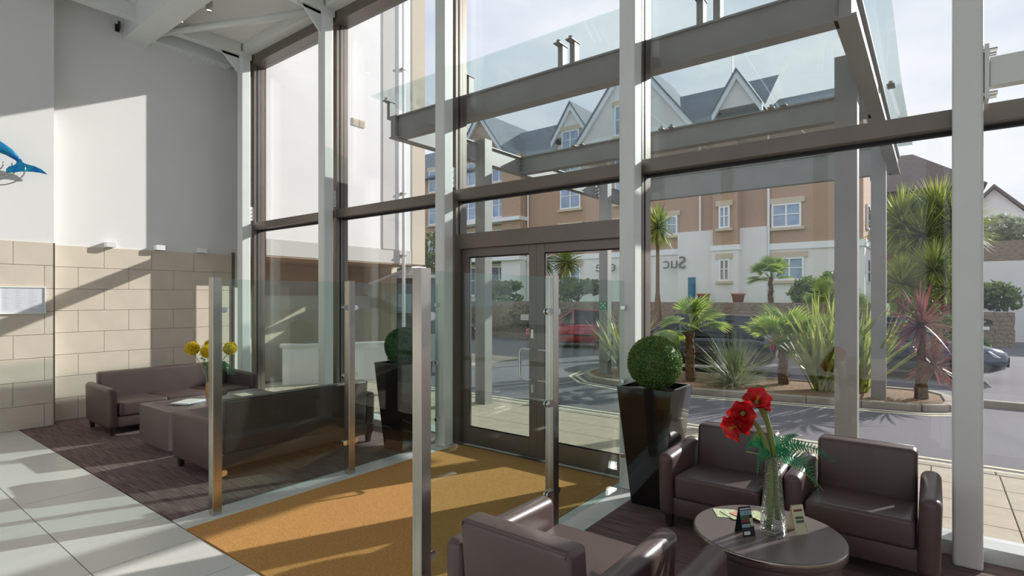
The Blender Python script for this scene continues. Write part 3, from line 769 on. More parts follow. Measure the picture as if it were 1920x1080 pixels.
def ribbon(poly, off, w, name, label):
    m = MB(); vs = []
    P = [Vector((*p, 0)) for p in poly]
    for i, p in enumerate(P):
        t_ = (P[min(i + 1, len(P) - 1)] - P[max(i - 1, 0)]).normalized(); n_ = Vector((t_.y, -t_.x, 0))
        for o2, z in ((off, -.026), (off + w, -.026), (off + w, -.03), (off, -.03)): q_ = p + n_ * o2; vs.append((q_.x, q_.y, z))
    fs = []
    for i in range(len(P) - 1):
        for j in range(4): fs.append((i * 4 + j, i * 4 + (j + 1) % 4, i * 4 + 4 + (j + 1) % 4, i * 4 + 4 + j))
    o = m.add(vs, fs).build(name, 'road_line', None); tag(o, label, 'road line', 'double yellow lines'); return o
ribbon(FRONT, .2, .075, 'road_line', 'pale yellow line closest to the planting bed kerb')
ribbon(FRONT, .38, .075, 'road_line', 'second pale yellow line out from the planting bed kerb')
fp = box('far_pavement', 'asphalt', 10.95, 26, 7.9, 9.4, -.2, .06); tag(fp, 'kerbed strip of pavement right of the planting bed', 'pavement', kind='structure')
for i in range(10): child_of(cbox('kerb_stone', 'kerb', 10.95 + i * .915, 11.86 + i * .915, 7.74, 7.89, -.15, .085, None, .012), fp)
gd = box('raised_garden', 'grass', -34, 8.6, 16.2, 40, -.4, 1.6); tag(gd, 'raised lawn in front of the brick apartments', 'lawn', kind='structure')
rw = box('retaining_wall', 'brick_stone', -34, 8.7, 15.8, 16.2, -.2, 1.72); tag(rw, 'brown stone retaining wall below the apartments', 'wall', kind='structure')

# ================================================================== CANOPY
cn = E('entrance_canopy', (6.7, 4.4, 0)); tag(cn, 'grey steel frame canopy with glass roof outside the doors', 'canopy')
def cp(name, mat, *a, **k): return child_of(box(name, mat, *a, **k), cn)
CX0, CX1 = 3.72, 9.60
for (x, y) in ((3.80, 2.49), (9.46, 2.49), (3.92, 6.92), (9.48, 7.0)):
    p_ = cp('post', 'canopy_steel', x - .115, x + .115, y - .1, y + .1, -.05, 4.76)
    cp('foot_plate', 'canopy_steel', x - .14, x + .14, y - .13, y + .13, -.04, .012)
def ibeam_x(y, x0, x1, z0=4.38, z1=4.72, w=.18):
    m = MB().box(x0, x1, y - w / 2, y + w / 2, z0, z0 + .022).box(x0, x1, y - w / 2, y + w / 2, z1 - .022, z1).box(x0, x1, y - .06, y + .06, z0 + .022, z1 - .022)
    o = m.build('cross_beam', 'canopy_steel', None); return child_of(o, cn)
for y in (.62, 3.8): ibeam_x(y, CX0, CX1)
ibeam_x(8.2, CX0, CX1, 4.38, 4.95)
for x in (3.66, 9.66):
    m = MB().box(x - .09, x + .09, .5, 8.35, 4.38, 4.402).box(x - .09, x + .09, .5, 8.35, 4.698, 4.72).box(x - .05, x + .05, .5, 8.35, 4.402, 4.698)
    child_of(m.build('side_beam', 'canopy_steel', None), cn)
    for y in (2.49, 6.95, 3.8):
        m = MB()
        for a in (-.05, 0, .05):
            for z in (4.47, 4.55, 4.63): m.tube([(x - .12 if x > 6 else x + .06, y + a, z), (x - .06 if x > 6 else x + .12, y + a, z)], .014, 6)
        child_of(m.build('bolts', 'steel', None), cn)
SEAM = [2.95, 3.72 + .65, 5.0 + .95, 7.5, 9.05, 10.1]
SEAM = [3.35, 5.05, 6.75, 8.45, 9.95]
def gz(y): return 5.03 - (y - .3) * .0835 if y <= 3.8 else 4.738 + (y - 3.8) * .052
for a, b in zip(SEAM, SEAM[1:]):
    for y0, y1 in ((.32, 3.79), (3.81, 8.6)):
        child_of(MB().add([(x, y, gz(y) + z) for z in (0, .018) for x, y in ((a + .006, y0), (b - .006, y0), (b - .006, y1), (a + .006, y1))],
                 [(3, 2, 1, 0), (4, 5, 6, 7), (0, 1, 5, 4), (1, 2, 6, 5), (2, 3, 7, 6), (3, 0, 4, 7)]).build('roof_pane', 'canopy_glass', None), cn)
for s in SEAM[1:-1] + [SEAM[0] + .12, SEAM[-1] - .12]:
    for y in (.62, 3.8, 8.2):
        for dx in ((-.085, .085) if s in SEAM[1:-1] else (0,)):
            if y > 8: continue
            zt = max(gz(y) - .004, 4.735)
            m = MB().box(s + dx - .035, s + dx + .035, y - .05, y + .05, 4.72, zt).box(s + dx - .045, s + dx + .045, y - .14, y + .07, zt - .012, zt)
            m.tube([(s + dx, y - .09, zt - .03), (s + dx, y - .09, zt + .04)], .025, 8)
            child_of(m.build('glass_clip', 'canopy_steel', None), cn)
# assembly point sign on the far left canopy post
sg = E('assembly_sign', (3.92, 6.81, 1.62)); tag(sg, 'small green and white safety sign on a far canopy post', 'sign')
MB().box(-.1, .1, -.006, .006, 0, .2).build('plate', 'sign_green', sg)
m = MB()
for sx, sy in ((-1, 1), (1, 1), (-1, -1), (1, -1)):
    a = math.atan2(-sy, -sx); mm = Matrix.Translation((sx * .055, 0, .1 + sy * .055)) @ Matrix.Rotation(-a, 4, 'Y')
    m.box(-.022, .012, -.0085, -.006, -.006, .006, mm); m.prism([((mm @ Vector((u, 0, w))).x, (mm @ Vector((u, 0, w))).z) for u, w in ((.01, -.016), (.03, 0), (.01, .016))], -.0085, -.006, 'y')
for k in (-.014, .014, 0): m.lathe([(.0005, 0), (.007, .004), (.0005, .012)], 8, (k, -.008, .108)); m.box(k - .007, k + .007, -.0085, -.006, .08, .106)
m.build('white_symbol', 'upvc', sg)

# ================================================================== WHITE BUILDING BESIDE THE GLASS FRONT
wbld = E('white_building', (-2, 2.5, 0)); tag(wbld, 'tall plain white rendered building wall outside the left windows', 'building')
def wp(name, mat, *a, **k): return child_of(box(name, mat, *a, **k), wbld)
wp('upper_wall', 'render_white', -6, .05, .42, 4.15, 3.05, 10)
wp('shade_band', 'pale_grey', -6, .06, .42, 4.15, 2.73, 3.05)  # lower edge of the white wall, its shade put into the grey colour
wp('corner_pilaster', 'render_beige', -6, .07, 4.15, 4.58, 2.73, 10)
wp('grey_strip', 'pale_grey', .05, .075, 3.24, 3.62, 3.05, 10)  # grey vertical strip standing slightly proud of the white wall
wp('recessed_wall', 'render_tan', -6, -1.9, .42, 4.4, 1.95, 2.73)
wp('hazed_lower_wall', 'render_beige', -6, -1.88, .42, 4.4, -.05, 1.95)  # lower recessed wall; the glass screen's reflection put into its paler colour
wp('end_wall', 'render_beige', -6, -1.0, 4.4, 4.58, -.05, 2.73)
wp('soffit', 'render_tan', -1.9, .05, .42, 4.5, 2.70, 2.735)
dp = child_of(MB().tube([(.13, 3.82, .0), (.13, 3.82, 10)], .04, 10).build('downpipe', 'upvc', None, True), wbld)
for z in (2.9, 4.4, 5.9, 7.4): child_of(MB().box(.06, .18, 3.765, 3.875, z, z + .04).build('pipe_bracket', 'steel', None), wbld)
for y in (2.40, 2.58):
    vt = wp('air_vent', 'lintel', .05, .075, y, y + .15, 5.74, 5.9)
    m = MB()
    for z in (.02, .05, .08, .11): m.box(.0, .018, -.06, .06, z, z + .018)
    m.build('louvre', 'render_beige', vt)
# low wall and glazed porch under the overhang
lw = E('low_wall', (-.5, 2.4, 0), math.atan2(1.89, 1.16)); tag(lw, 'low white rendered wall with pale coping outside the left windows', 'wall')
MB().box(-1.15, 1.1, -.15, .15, -.03, .82).build('wall_body', 'render_white', lw)
MB().box(-1.2, 1.12, -.19, .19, .82, .88).build('coping', 'threshold', lw, False, .005, 1)
pc = E('glazed_porch', (-.3, 4.85, 0), .2); tag(pc, 'white framed glazed porch beyond the low white wall', 'porch')
MB().box(-1.2, -1.12, -.04, .04, 0, 2.5).box(-.04, .04, -.04, .04, 0, 2.5).box(.9, .98, -.04, .04, 0, 2.5).box(-1.12, .9, -.04, .04, 2.42, 2.5).box(-1.12, .9, -.04, .04, .9, .97).build('frame', 'upvc', pc)
MB().box(-1.12, -.04, -.008, .008, .97, 2.42).build('pane', 'dark_pane', pc); MB().box(.04, .9, -.008, .008, .97, 2.42).build('pane', 'dark_pane', pc)
MB().box(-.9, -.35, -.02, -.01, 1.5, 2.0).build('notice', 'photo_sky', pc)
MB().box(-1.12, .9, -.03, .03, 0, .9).build('panel', 'render_white', pc)
MB().add([(-1.5, -.35, 2.3), (-.1, -.35, 2.72), (-.1, .3, 2.72), (-1.5, .3, 2.3), (-1.5, -.35, 2.25), (-.1, -.35, 2.67), (-.1, .3, 2.67), (-1.5, .3, 2.25)],
         [(0, 1, 2, 3), (7, 6, 5, 4), (0, 4, 5, 1), (1, 5, 6, 2), (2, 6, 7, 3), (3, 7, 4, 0)]).build('sloping_roof', 'upvc', pc)

# ================================================================== APARTMENT BLOCK
ab = E('apartment_block', (-8, 25, 1.6)); tag(ab, 'long tan brick and white apartment block with slate roof and gables beyond the drive', 'building')
def bp_(name, mat, *a, **k): return child_of(box(name, mat, *a, **k), ab)
bp_('brick_wall', 'brick_tan', -34, 7.7, 25, 33, 4.35, 11.3)
bp_('render_wall', 'render_white', -34, 7.75, 24.97, 33.03, 1.5, 4.35)
bp_('string_course', 'upvc', -34, 7.82, 24.9, 33.1, 4.3, 4.62)
bp_('render_wall', 'render_white', -1.0, 3.6, 24.7, 25, 1.5, 5.5)
bp_('brick_bay', 'brick_tan', 1.05, 2.3, 24.3, 25, 4.62, 11.2); bp_('render_bay', 'render_white', 1.0, 2.35, 24.25, 25, 1.5, 4.4)
bp_('string_course', 'upvc', .95, 2.4, 24.2, 25, 4.35, 4.62)
bp_('brick_pier', 'brick_tan', -13.1, -11.5, 24.2, 25, 4.6, 11.5); bp_('render_bay', 'render_white', -13.1, -11.5, 24.15, 25, 1.5, 4.6)
bp_('balcony_slab', 'upvc', -18.5, -11.4, 23.9, 25, 7.05, 7.3); bp_('balcony_slab', 'upvc', -18.5, -11.4, 23.9, 25, 4.4, 4.65)
for x, z in ((-11.35, 1.6), (.2, 1.6), (3.65, 1.6)): child_of(MB().tube([(x, 24.85, z), (x, 24.85, 11)], .06, 8).build('downpipe', 'upvc', None), ab)
WM = {}
def window(x, z, w, h, y=25.0, pane='far_pane'):
    k = (w, h, pane)
    if k not in WM:
        f = .09; m = MB().box(-w / 2, w / 2, -.06, .05, 0, f).box(-w / 2, w / 2, -.06, .05, h - f, h).box(-w / 2, -w / 2 + f, -.06, .05, f, h - f).box(w / 2 - f, w / 2, -.06, .05, f, h - f)
        m.box(-.04, .04, -.055, .05, f, h - f).box(-w / 2 + f, w / 2 - f, -.05, .04, h * .52, h * .52 + .05)
        p = MB().box(-w / 2 + f, w / 2 - f, -.02, .02, f, h - f)
        l = MB().box(-w / 2 - .15, w / 2 + .15, -.07, .05, h, h + .28).box(-w / 2 - .15, w / 2 + .15, -.12, .05, -.14, 0)
        WM[k] = (m.mesh('window'), p.mesh('pane'), l.mesh('lintel'))
    a, b, c = WM[k]
    o = put('window', a, 'upvc', None, (x, y - .03, z)); child_of(o, ab)
    put('pane', b, pane, o); put('lintel', c, 'lintel', o)
for z in (2.4, 4.85, 7.55, 9.9): window(-8.1, z, 1.5, 1.55)
for z in (4.95, 7.5, 10.0):
    window(-16.8, z, 1.5, 1.7); window(-13.9, z, 1.3, 1.7); window(-20.2, z, 1.5, 1.7)
for x in (-16.8, -13.9, -20.2): window(x, 2.0, 1.5, 2.1, 25, 'dark_pane')
for z in (4.9, 7.5, 9.6): window(-4.2, z, 1.5, 1.5)
for z in (5.4, 8.2):
    window(4.45, z, 1.35, 1.2); window(-1.7, z, 1.2, 1.1)
window(4.6, 2.75, 1.3, 1.15, 24.97)
for z in (2.75, 5.5, 8.2): window(1.65, z, .55, 1.15, 24.3)
dr = bp_('door', 'blue_door', -.40, .0, 24.66, 24.72, 1.55, 3.0)
# side wall windows of the block (facing the road on the right)
for y in (26.6, 29, 31.4):
    for z in (2.6, 5.2, 8.0):
        o = box('window', 'upvc', 7.72, 7.80, y - .5, y + .5, z, z + 1.2); child_of(o, ab)
        pn = MB().box(-.05, .05, -.38, .38, .1, 1.1).build('pane', 'dark_pane', o)
# roofs
def roof(x0, x1, y0, y1, ze, zr, mat='slate', par=ab):
    ym = (y0 + y1) / 2
    o = MB().prism([(y0 - .4, ze), (y1 + .4, ze), (ym, zr)], x0, x1, 'x').build('roof', mat, None); child_of(o, par)
roof(-34, 3.3, 25, 33, 11.1, 14.6); roof(3.3, 8.1, 25, 33, 10.9, 13.2)
def gable(xc, hw_, ze, zp, y, wallmat='render_white', win=True):
    g = MB().prism([(xc - hw_, ze), (xc + hw_, ze), (xc, zp)], y, y + 6, 'y').build('gable', wallmat, None); child_of(g, ab)
    n = 0
    for s in (-1, 1):
        a = Vector((xc + s * (hw_ + .25), 0, ze - .2)); b = Vector((xc, 0, zp + .12)); d_ = (b - a).normalized(); nn = Vector((-d_.z, 0, d_.x)) * (-s)
        poly = [a, b, b - nn * .0 - Vector((0, 0, .42)), a - Vector((0, 0, .42)) + d_ * .0]
        child_of(MB().prism([(p.x, p.z) for p in poly], y - .18, y, 'y').build('bargeboard', 'upvc', None), ab)
        poly = [a + Vector((0, 0, .14)), b + Vector((0, 0, .14)), b, a]
        child_of(MB().prism([(p.x, p.z) for p in poly], y - .25, y + 6, 'y').build('gable_roof', 'slate', None), ab)
gable(-15.4, 2.2, 11.9, 14.9, 24.6, 'brick_tan')
gable(-8.0, 1.2, 12.2, 14.1, 24.9); window(-8.0, 11.2, 1.3, 1.3, 24.85)
gable(-3.7, 3.6, 11.3, 15.9, 24.5, 'render_white')
for z in (11.4,): window(-3.7, z, 2.0, 1.8, 24.45, 'far_pane')
gable(2.2, 1.0, 11.8, 13.5, 24.6)
an = E('aerial', (.75, 28.9, 14.55)); tag(an, 'television aerial on the slate roof of the apartments', 'aerial')
MB().tube([(0, 0, 0), (0, 0, 2.3)], .03, 6).build('mast', 'steel', an)
m = MB().tube([(-.9, 0, 2.1), (.9, 0, 2.1)], .02, 6)
for k in range(7): m.tube([(-.8 + k * .26, -.3, 2.1), (-.8 + k * .26, .3, 2.3)], .014, 5)
m.build('antenna', 'steel', an)
# reversed letters: a reflection in the glass, modelled on the white ground floor
sb = E('reflected_lettering', (-3.4, 24.6, 3.7)); tag(sb, 'grey reversed lettering, a glass reflection modelled on the apartments', 'lettering')
text('letters', 'ene', .95, 'letter_grey', sb, (-2.0, 0, .05), (PI / 2, 0, 0), True, .02)
text('letters', 'Suc', .95, 'letter_grey', sb, (2.25, 0, .1), (PI / 2, 0, 0), True, .02)
for k, x in enumerate((.9, 2.6, 5.4)):
    r = E('flower_pot', (x, 23.3, 1.6)); tag(r, ('terracotta pot left of', 'terracotta pot behind', 'terracotta trough right of')[k] + ' the fan palm on the lawn', 'pot', 'terracotta pots on the lawn')
    MB().lathe([(.22, 0), (.3, .4), (.34, .42), (.34, .5), (.3, .5), (.28, .42)], 16).build('pot', 'terracotta', r, True); MB().lathe([(.28, .4), (.001, .42)], 16, cap=False).build('soil', 'soil', r)

# red brick house behind, right
rh = E('red_brick_house', (9.0, 38.6, 0)); tag(rh, 'red brick house with brown hipped roof behind the tall palm tree', 'house')
box('walls', 'brick_red', -4.0, 3.0, -4, 4, 0, 8.2, rh)
MB().add([(-4.6, -4.6, 8.1), (3.6, -4.6, 8.1), (3.6, 4.6, 8.1), (-4.6, 4.6, 8.1), (-.7, 0, 11.1), (.2, 0, 11.1)], [(3, 2, 1, 0), (0, 1, 5, 4), (1, 2, 5), (2, 3, 4, 5), (3, 0, 4)]).build('roof', 'slate_brown', rh)
box('chimney', 'brick_red', -2.4, -1.8, .5, 1.1, 9, 11.2, rh)
for z in (2.2, 5.3):
    for x in (-2.6, -.5, 1.8):
        w_ = box('window', 'upvc', x - .5, x + .5, -4.06, -3.98, z, z + 1.3, rh); MB().box(-.4, .4, -.06, .0, .1, 1.2).build('pane', 'dark_pane', w_)
def house(x, y, w, dd, ze, zr, label, rz=0):
    r = E('gabled_house', (x, y, 0), rz); tag(r, label, 'house', 'houses up the road')
    box('walls', 'render_white', -w / 2, w / 2, -dd / 2, dd / 2, 0, ze, r)
    MB().prism([(-w / 2, ze), (w / 2, ze), (0, zr)], -dd / 2, dd / 2, 'y').build('gable', 'render_white', r)
    for s in (-1, 1):
        MB().prism([(s * (w / 2 + .4), ze - .3), (0, zr + .05), (0, zr + .35), (s * (w / 2 + .4), ze)], -dd / 2 - .4, dd / 2 + .4, 'y').build('roof_slope', 'slate_brown', r)
    wn_ = box('window', 'upvc', -.6, .6, -dd / 2 - .05, -dd / 2, ze - 2, ze - .7, r); MB().box(-.5, .5, -.03, .03, .1, 1.2).build('pane', 'dark_pane', wn_)
house(14.5, 60, 4.6, 8, 8.4, 11.0, 'white gabled house above the olive tree', -.05)
house(18.2, 48, 6, 8, 5.6, 8.2, 'white house with brown roof at the right edge', .1)

# walls by the road on the right
ww = box('white_wall', 'render_white', 11.0, 30, 27, 27.4, -.1, 3.5); tag(ww, 'long white rendered wall beyond the road at the right', 'wall')
bw = box('brick_garden_wall', 'brick_stone', 11, 30, 28.5, 28.8, -.1, 4.5); tag(bw, 'brown brick garden wall above the white wall', 'wall')
sw = E('stone_gate_wall', (11.4, 23.3, 0), .35); tag(sw, 'low brown stone wall with an arched house number plaque', 'wall')
rnd = random.Random(21)
for r in range(8):
    x = -1.9 + (.0 if r % 2 else -.15)
    while x < 1.35:
        l_ = rnd.uniform(.28, .55); xe = min(x + l_, 1.4)
        box('stone', 'brick_stone', max(x, -1.95) + .006, xe - .006, -.2 - rnd.uniform(0, .02), .2, r * .17 - .03, r * .17 + .132, sw); x += l_
MB().box(-1.93, 1.38, -.17, .18, -.03, 1.31).build('core', 'grout', sw)
pq = MB().prism([(.1, .86), (.1, .98), (.2, 1.04), (.38, 1.08), (.56, 1.04), (.66, .98), (.66, .86)], -.25, -.22, 'y').build('plaque', 'black_plastic', sw)
text('number', '101', .12, 'upvc', pq, (.38, -.255, .95), (PI / 2, 0, 0), False, .003)
box('small_sign', 'upvc', .2, .56, -.25, -.22, .63, .76, sw)

# ================================================================== VEHICLES
def wheel_mesh():
    a = MB().lathe([(.2, -.1), (.3, -.11), (.32, -.08), (.32, .08), (.3, .11), (.2, .1)], 24).mesh('tyre', True)
    b = MB().lathe([(.001, -.09), (.06, -.1), (.2, -.085), (.205, -.1), (.205, .1), (.2, .085), (.06, .1), (.001, .09)], 20)
    for k in range(5):
        t_ = k * 2 * PI / 5
        for s in (-1, 1): b.box(.05, .19, -.025, .025, s * .098 - .008, s * .098 + .008, Matrix.Rotation(t_, 4, 'Z'))
    return a, b.mesh('hub')
WH = wheel_mesh()
def car(label, paint, loc, rz, Ln=4.1, roofh=1.46, estate=False):
    r = E('car', loc, rz); tag(r, label, 'car', 'parked cars')
    w = .86; H_ = Ln / 2     # front towards -x
    xs = [(-H_, .5, .62, .55), (-H_ + .08, .34, .70, .72), (-H_ + .35, .24, .78, .83), (-H_ + .9, .2, .88, w), (-H_ + 1.25, .2, .93, w), (-.2, .2, .95, w), (.8, .2, .98, w), (H_ - .5, .22, .99, w * .98), (H_ - .1, .3, .95, .8), (H_, .45, .85, .68)]
    m = MB(); n = 12
    for x, zb, zt, ww_ in xs:
        half = [(0, zb), (ww_ * .8, zb), (ww_ * .97, zb + .1), (ww_, zb + (zt - zb) * .45), (ww_ * .97, zt - .12), (ww_ * .86, zt), (0, zt + .03)]
        full = half + [(-a, b) for a, b in reversed(half[1:-1])]
        m.v += [(x, a, b) for a, b in full]
    for i in range(len(xs) - 1):
        for j in range(n): m.f.append((i * n + j, i * n + (j + 1) % n, (i + 1) * n + (j + 1) % n, (i + 1) * n + j))
    m.f.append(tuple(range(n))); m.f.append(tuple((len(xs) - 1) * n + j for j in reversed(range(n))))
    body = m.build('body', paint, r, True)
    xr = H_ - .25 if estate else H_ - .35; xt = H_ - .55 if estate else H_ - 1.0
    cs = [(-H_ + 1.15, .90, .78), (-H_ + 1.85, roofh - .06, .62), (-.1, roofh, .6), (xt, roofh - .06, .58), (xr, .96, .72)]
    prof = [(c[0], c[1]) for c in cs]
    m = MB(); bw_ = .8; tw_ = .62
    lo = [(-H_ + 1.1, .88), (-H_ + 1.8, .9), (-.1, .93), (xt, .95), (xr + .05, .93)]
    vs = []
    for (x, z), (xl, zl) in zip(prof, lo):
        yt = bw_ + (tw_ - bw_) * (z - .9) / (roofh - .9)
        vs += [(xl, -bw_, zl), (x, -yt, z), (x, yt, z), (xl, bw_, zl)]
    fs = []
    for i in range(4):
        for j in range(3): fs.append((i * 4 + j, i * 4 + j + 1, i * 4 + 5 + j, i * 4 + 4 + j))
    fs += [(0, 1, 2, 3), (19, 18, 17, 16)]
    MB().add(vs, fs).build('windows', 'car_glass', r)
    rf = MB().add([(x, s * (tw_ + .005), z + dz) for dz in (.0, .028) for (x, z) in prof[1:4] for s in (-1, 1)],
                  [(0, 2, 3, 1), (2, 4, 5, 3), (6, 7, 9, 8), (8, 9, 11, 10), (0, 1, 7, 6), (4, 10, 11, 5), (0, 6, 8, 2), (2, 8, 10, 4), (1, 3, 9, 7), (3, 5, 11, 9)]).build('roof', paint, r)
    for s in (-1, 1):
        for i, rr_ in ((0, .035), (2, .03), (3, .035)):
            a, b = Vector(prof[i + 1] if i == 0 else prof[i]), Vector(lo[i] if i != 2 else (prof[2][0] + .05, .93))
            if i == 3: a = Vector(prof[3]); b = Vector(lo[4])
            MB().tube([(a.x, s * (tw_ + .012), a.y), (b.x, s * (bw_ + .012), b.y)], rr_, 6).build('pillar', paint, r)
        MB().box(-H_ + 1.45, -H_ + 1.6, s * .88 - .06, s * .88 + .06, .9, 1.02).build('mirror', paint, r, True, .03, 2)
        MB().add([(-H_ + .02, s * .36, .56), (-H_ + .3, s * .78, .6), (-H_ + .42, s * .8, .74), (-H_ + .1, s * .4, .68), (-H_ - .02, s * .36, .6), (-H_ + .2, s * .80, .6), (-H_ + .4, s * .83, .75), (-H_ + .05, s * .4, .70)],
                 [(0, 1, 2, 3), (4, 7, 6, 5), (0, 4, 5, 1), (1, 5, 6, 2), (2, 6, 7, 3), (3, 7, 4, 0)]).build('headlight', 'lamp_clear', r)
        MB().box(H_ - .16, H_ + .0, s * .66 - .1, s * .66 + .1, .66, .9).build('tail_light', 'lamp_red', r, True, .03, 2)
        MB().box(-.9, .9, s * .87 - .01, s * .87 + .012, .5, .54).build('side_trim', 'black_plastic', r)
        for x in (-H_ + .78, H_ - .8):
            wq = put('wheel', WH[0], 'rubber', r); wq.location = (x, s * .77, .32); wq.rotation_euler = (PI / 2, 0, 0); hb = put('hub', WH[1], 'wire', wq)
    for x, mt_ in ((-H_ - .01, 'upvc'), (H_ - .01, 'card_cream')):
        MB().box(x - .01, x + .02, -.26, .26, .46, .57).build('number_plate', mt_, r)
    MB().box(-H_ + .0, -H_ + .06, -.5, .5, .38, .5).build('grille', 'black_plastic', r)
    return r
car('red hatchback parked beyond the double doors', 'paint_red', (-.75, 13.6, -.03), .34)
car('dark estate car parked behind the fan palms', 'paint_dark', (5.0, 9.75, -.03), .12, 4.3, 1.5, True)
car('navy car behind the red cordyline, nose at the broad column', 'paint_navy', (9.6, 11.75, -.03), PI + .05, 4.0)
car('dark car just showing at the left edge of the left door', 'paint_dark', (-8.4, 13.4, -.03), PI + .3)

# ================================================================== PLANTS OUTSIDE
def frond_fan(rnd, pl, fr_, n=26, spread=2.5):
    """a palm fan: petiole along +x, leaflets radiating from its tip"""
    m = MB().tube([(0, 0, 0), (pl * .6, 0, pl * .12), (pl, 0, pl * .1)], [.018, .012, .009], 6)
    for k in range(n):
        a = -spread / 2 + spread * k / (n - 1); ln = fr_ * (.75 + .25 * math.cos(a * .9)) * rnd.uniform(.93, 1.04)
        m.blade((pl, 0, pl * .1), a, .12 + .1 * math.cos(a), ln, fr_ * .085, .75, 4, roll=.5 * (1 if k % 2 else -1))
    return m.mesh('frond', False, False)
RND = random.Random(33)
FR = [frond_fan(RND, .5, .62), frond_fan(RND, .42, .58), frond_fan(RND, .55, .66)]
for f in FR: f.materials.append(MATS['palm_leaf'])
def fan_palm(x, y, z, ht, sc, n, label, seed, cat='palm tree', tr=.09):
    r = E('fan_palm', (x, y, z)); tag(r, label, cat, 'fan palms')
    rnd = random.Random(seed); m = MB(); nseg = 14
    m.tube([(0.02 * math.sin(k), .02 * math.cos(k * 1.3), ht * k / nseg) for k in range(nseg + 1)], [tr * (1.15 + .12 * (k % 2)) * (1 - .25 * k / nseg) for k in range(nseg + 1)], 10)
    for k in range(70):
        zz = rnd.uniform(0, ht); a = rnd.uniform(0, 6.28); m.blade((tr * .9 * math.cos(a), tr * .9 * math.sin(a), zz), a, 1.0, .14, .03, .3, 2)
    m.build('trunk', 'trunk', r)
    for k in range(n):
        f = put('frond', FR[k % 3], None, r); el = rnd.uniform(-.35, 1.05) if k > 2 else 1.2
        f.location = (0, 0, ht - .02); f.rotation_euler = (rnd.uniform(-.5, .5), -el, 2 * PI * k / n * 2.4 + rnd.uniform(-.3, .3)); f.scale = (sc * rnd.uniform(.85, 1.08),) * 3
    return r
fan_palm(6.0, 6.95, .05, 1.12, .92, 15, 'fan palm with shaggy trunk behind the planter in the planting bed', 2)
fan_palm(7.72, 7.75, .05, .78, .95, 13, 'fan palm with yellow green fans in the middle of the planting bed', 5)
fan_palm(4.9, 19.6, 1.6, 1.1, 1.0, 16, 'fan palm on the lawn before the apartments', 8)
fan_palm(7.9, 14.0, -.03, 1.5, 1.05, 14, 'fan palm behind the tall sword leaved plant', 11)
def tuft(name, x, y, z, n, ln, w, mat, label, cat, seed, elr=(.1, 1.5), droop=(.3, 1.0), nseg=5, trunk=0, heads=None, group=None, hr=.03):
    r = E(name, (x, y, z)); tag(r, label, cat, group)
    rnd = random.Random(seed)
    heads = heads or [(0, 0, trunk, 1.0)]
    for hx, hy_, hz, sc in heads:
        m = MB()
        for k in range(n):
            el = rnd.uniform(*elr); m.blade((hx + rnd.uniform(-hr, hr), hy_ + rnd.uniform(-hr, hr), hz), rnd.uniform(0, 6.283), el, ln * sc * rnd.uniform(.75, 1.1), w * rnd.uniform(.8, 1.15), rnd.uniform(*droop), nseg, rnd.uniform(-.5, .5))
        tag(m.build('leaves', mat, r, fix=False), kind='stuff')
    if trunk:
        m = MB()
        for hx, hy_, hz, sc in heads: m.tube([(0, 0, -.05), (hx * .15, hy_ * .15, hz * .5), (hx * .7, hy_ * .7, hz * .85), (hx, hy_, hz)], [trunk * .07 + .02, .07, .06, .05], 8)
        m.build('trunk', 'trunk', r, True)
    return r
tuft('spiky_grass', 6.95, 7.0, .05, 420, 1.12, .02, 'spiky_leaf', 'grey green spiky grass clump in the planting bed', 'plant', 3, (.0, 1.5), (.2, .75), hr=.06)
tuft('flax_plant', 8.55, 7.35, .05, 95, 2.0, .07, 'sword_leaf', 'tall green sword leaved flax beside the canopy post', 'plant', 4, (.9, 1.5), (.05, .5), hr=.18, nseg=6)
tuft('flax_plant', 9.05, 7.75, .05, 90, 1.9, .07, 'sword_leaf', 'tall yellow green flax between the two right canopy posts', 'plant', 14, (.8, 1.5), (.05, .4), hr=.2, nseg=6)
tuft('flax_plant', 4.45, 6.9, .05, 70, 1.75, .06, 'sword_leaf', 'green flax seen through the right door beside the far canopy post', 'plant', 15, (.7, 1.5), (.05, .5), hr=.12, nseg=6)
tuft('red_cordyline', 10.1, 7.45, .05, 110, .78, .045, 'red_leaf', 'two headed red leaved cordyline at the end of the planting bed', 'plant', 6, (-.75, 1.5), (.15, .7), trunk=1.35,
     heads=[(0, 0, 1.38, 1.0), (.18, .1, .62, .85)])
tuft('red_cordyline', 3.72, 7.25, .05, 90, .62, .035, 'red_leaf', 'small red leaved cordyline seen through the right door', 'plant', 16, (-.6, 1.5), (.2, .7), trunk=.85)
tuft('cabbage_palm', 9.9, 17.6, 0, 620, 1.4, .06, 'cord_leaf', 'tall cabbage palm with dense heads left of the broad column', 'palm tree', 7, (-1.1, 1.5), (.1, .55), trunk=4.4,
     heads=[(-.45, 0, 4.35, 1.0), (.5, .2, 4.5, 1.0), (.1, -.3, 3.9, .9), (.9, 0, 4.1, .9)], group='cabbage palms')
tuft('cabbage_palm', 10.0, 15.3, 0, 300, 1.0, .055, 'cord_leaf', 'low cabbage palm clump under the tall cabbage palm', 'palm tree', 9, (-.6, 1.5), (.1, .5), trunk=2.4,
     heads=[(-.5, 0, 2.3, 1.0), (.3, .1, 2.7, 1.0), (.6, -.2, 2.15, .8)], group='cabbage palms')
tuft('cabbage_palm', 3.1, 12.1, 0, 320, .82, .05, 'cord_leaf', 'slim cabbage palm right of the column beside the doors', 'palm tree', 10, (-1.2, 1.5), (.1, .5), trunk=4.2, group='cabbage palms')
tuft('cabbage_palm', -.35, 10.4, 0, 320, .78, .045, 'cord_leaf', 'cabbage palm with two heads seen through the top of the doors', 'palm tree', 12, (-1.1, 1.5), (.1, .5), trunk=3.0, heads=[(0, 0, 3.2, 1.0), (.75, .4, 3.1, .9)], group='cabbage palms')
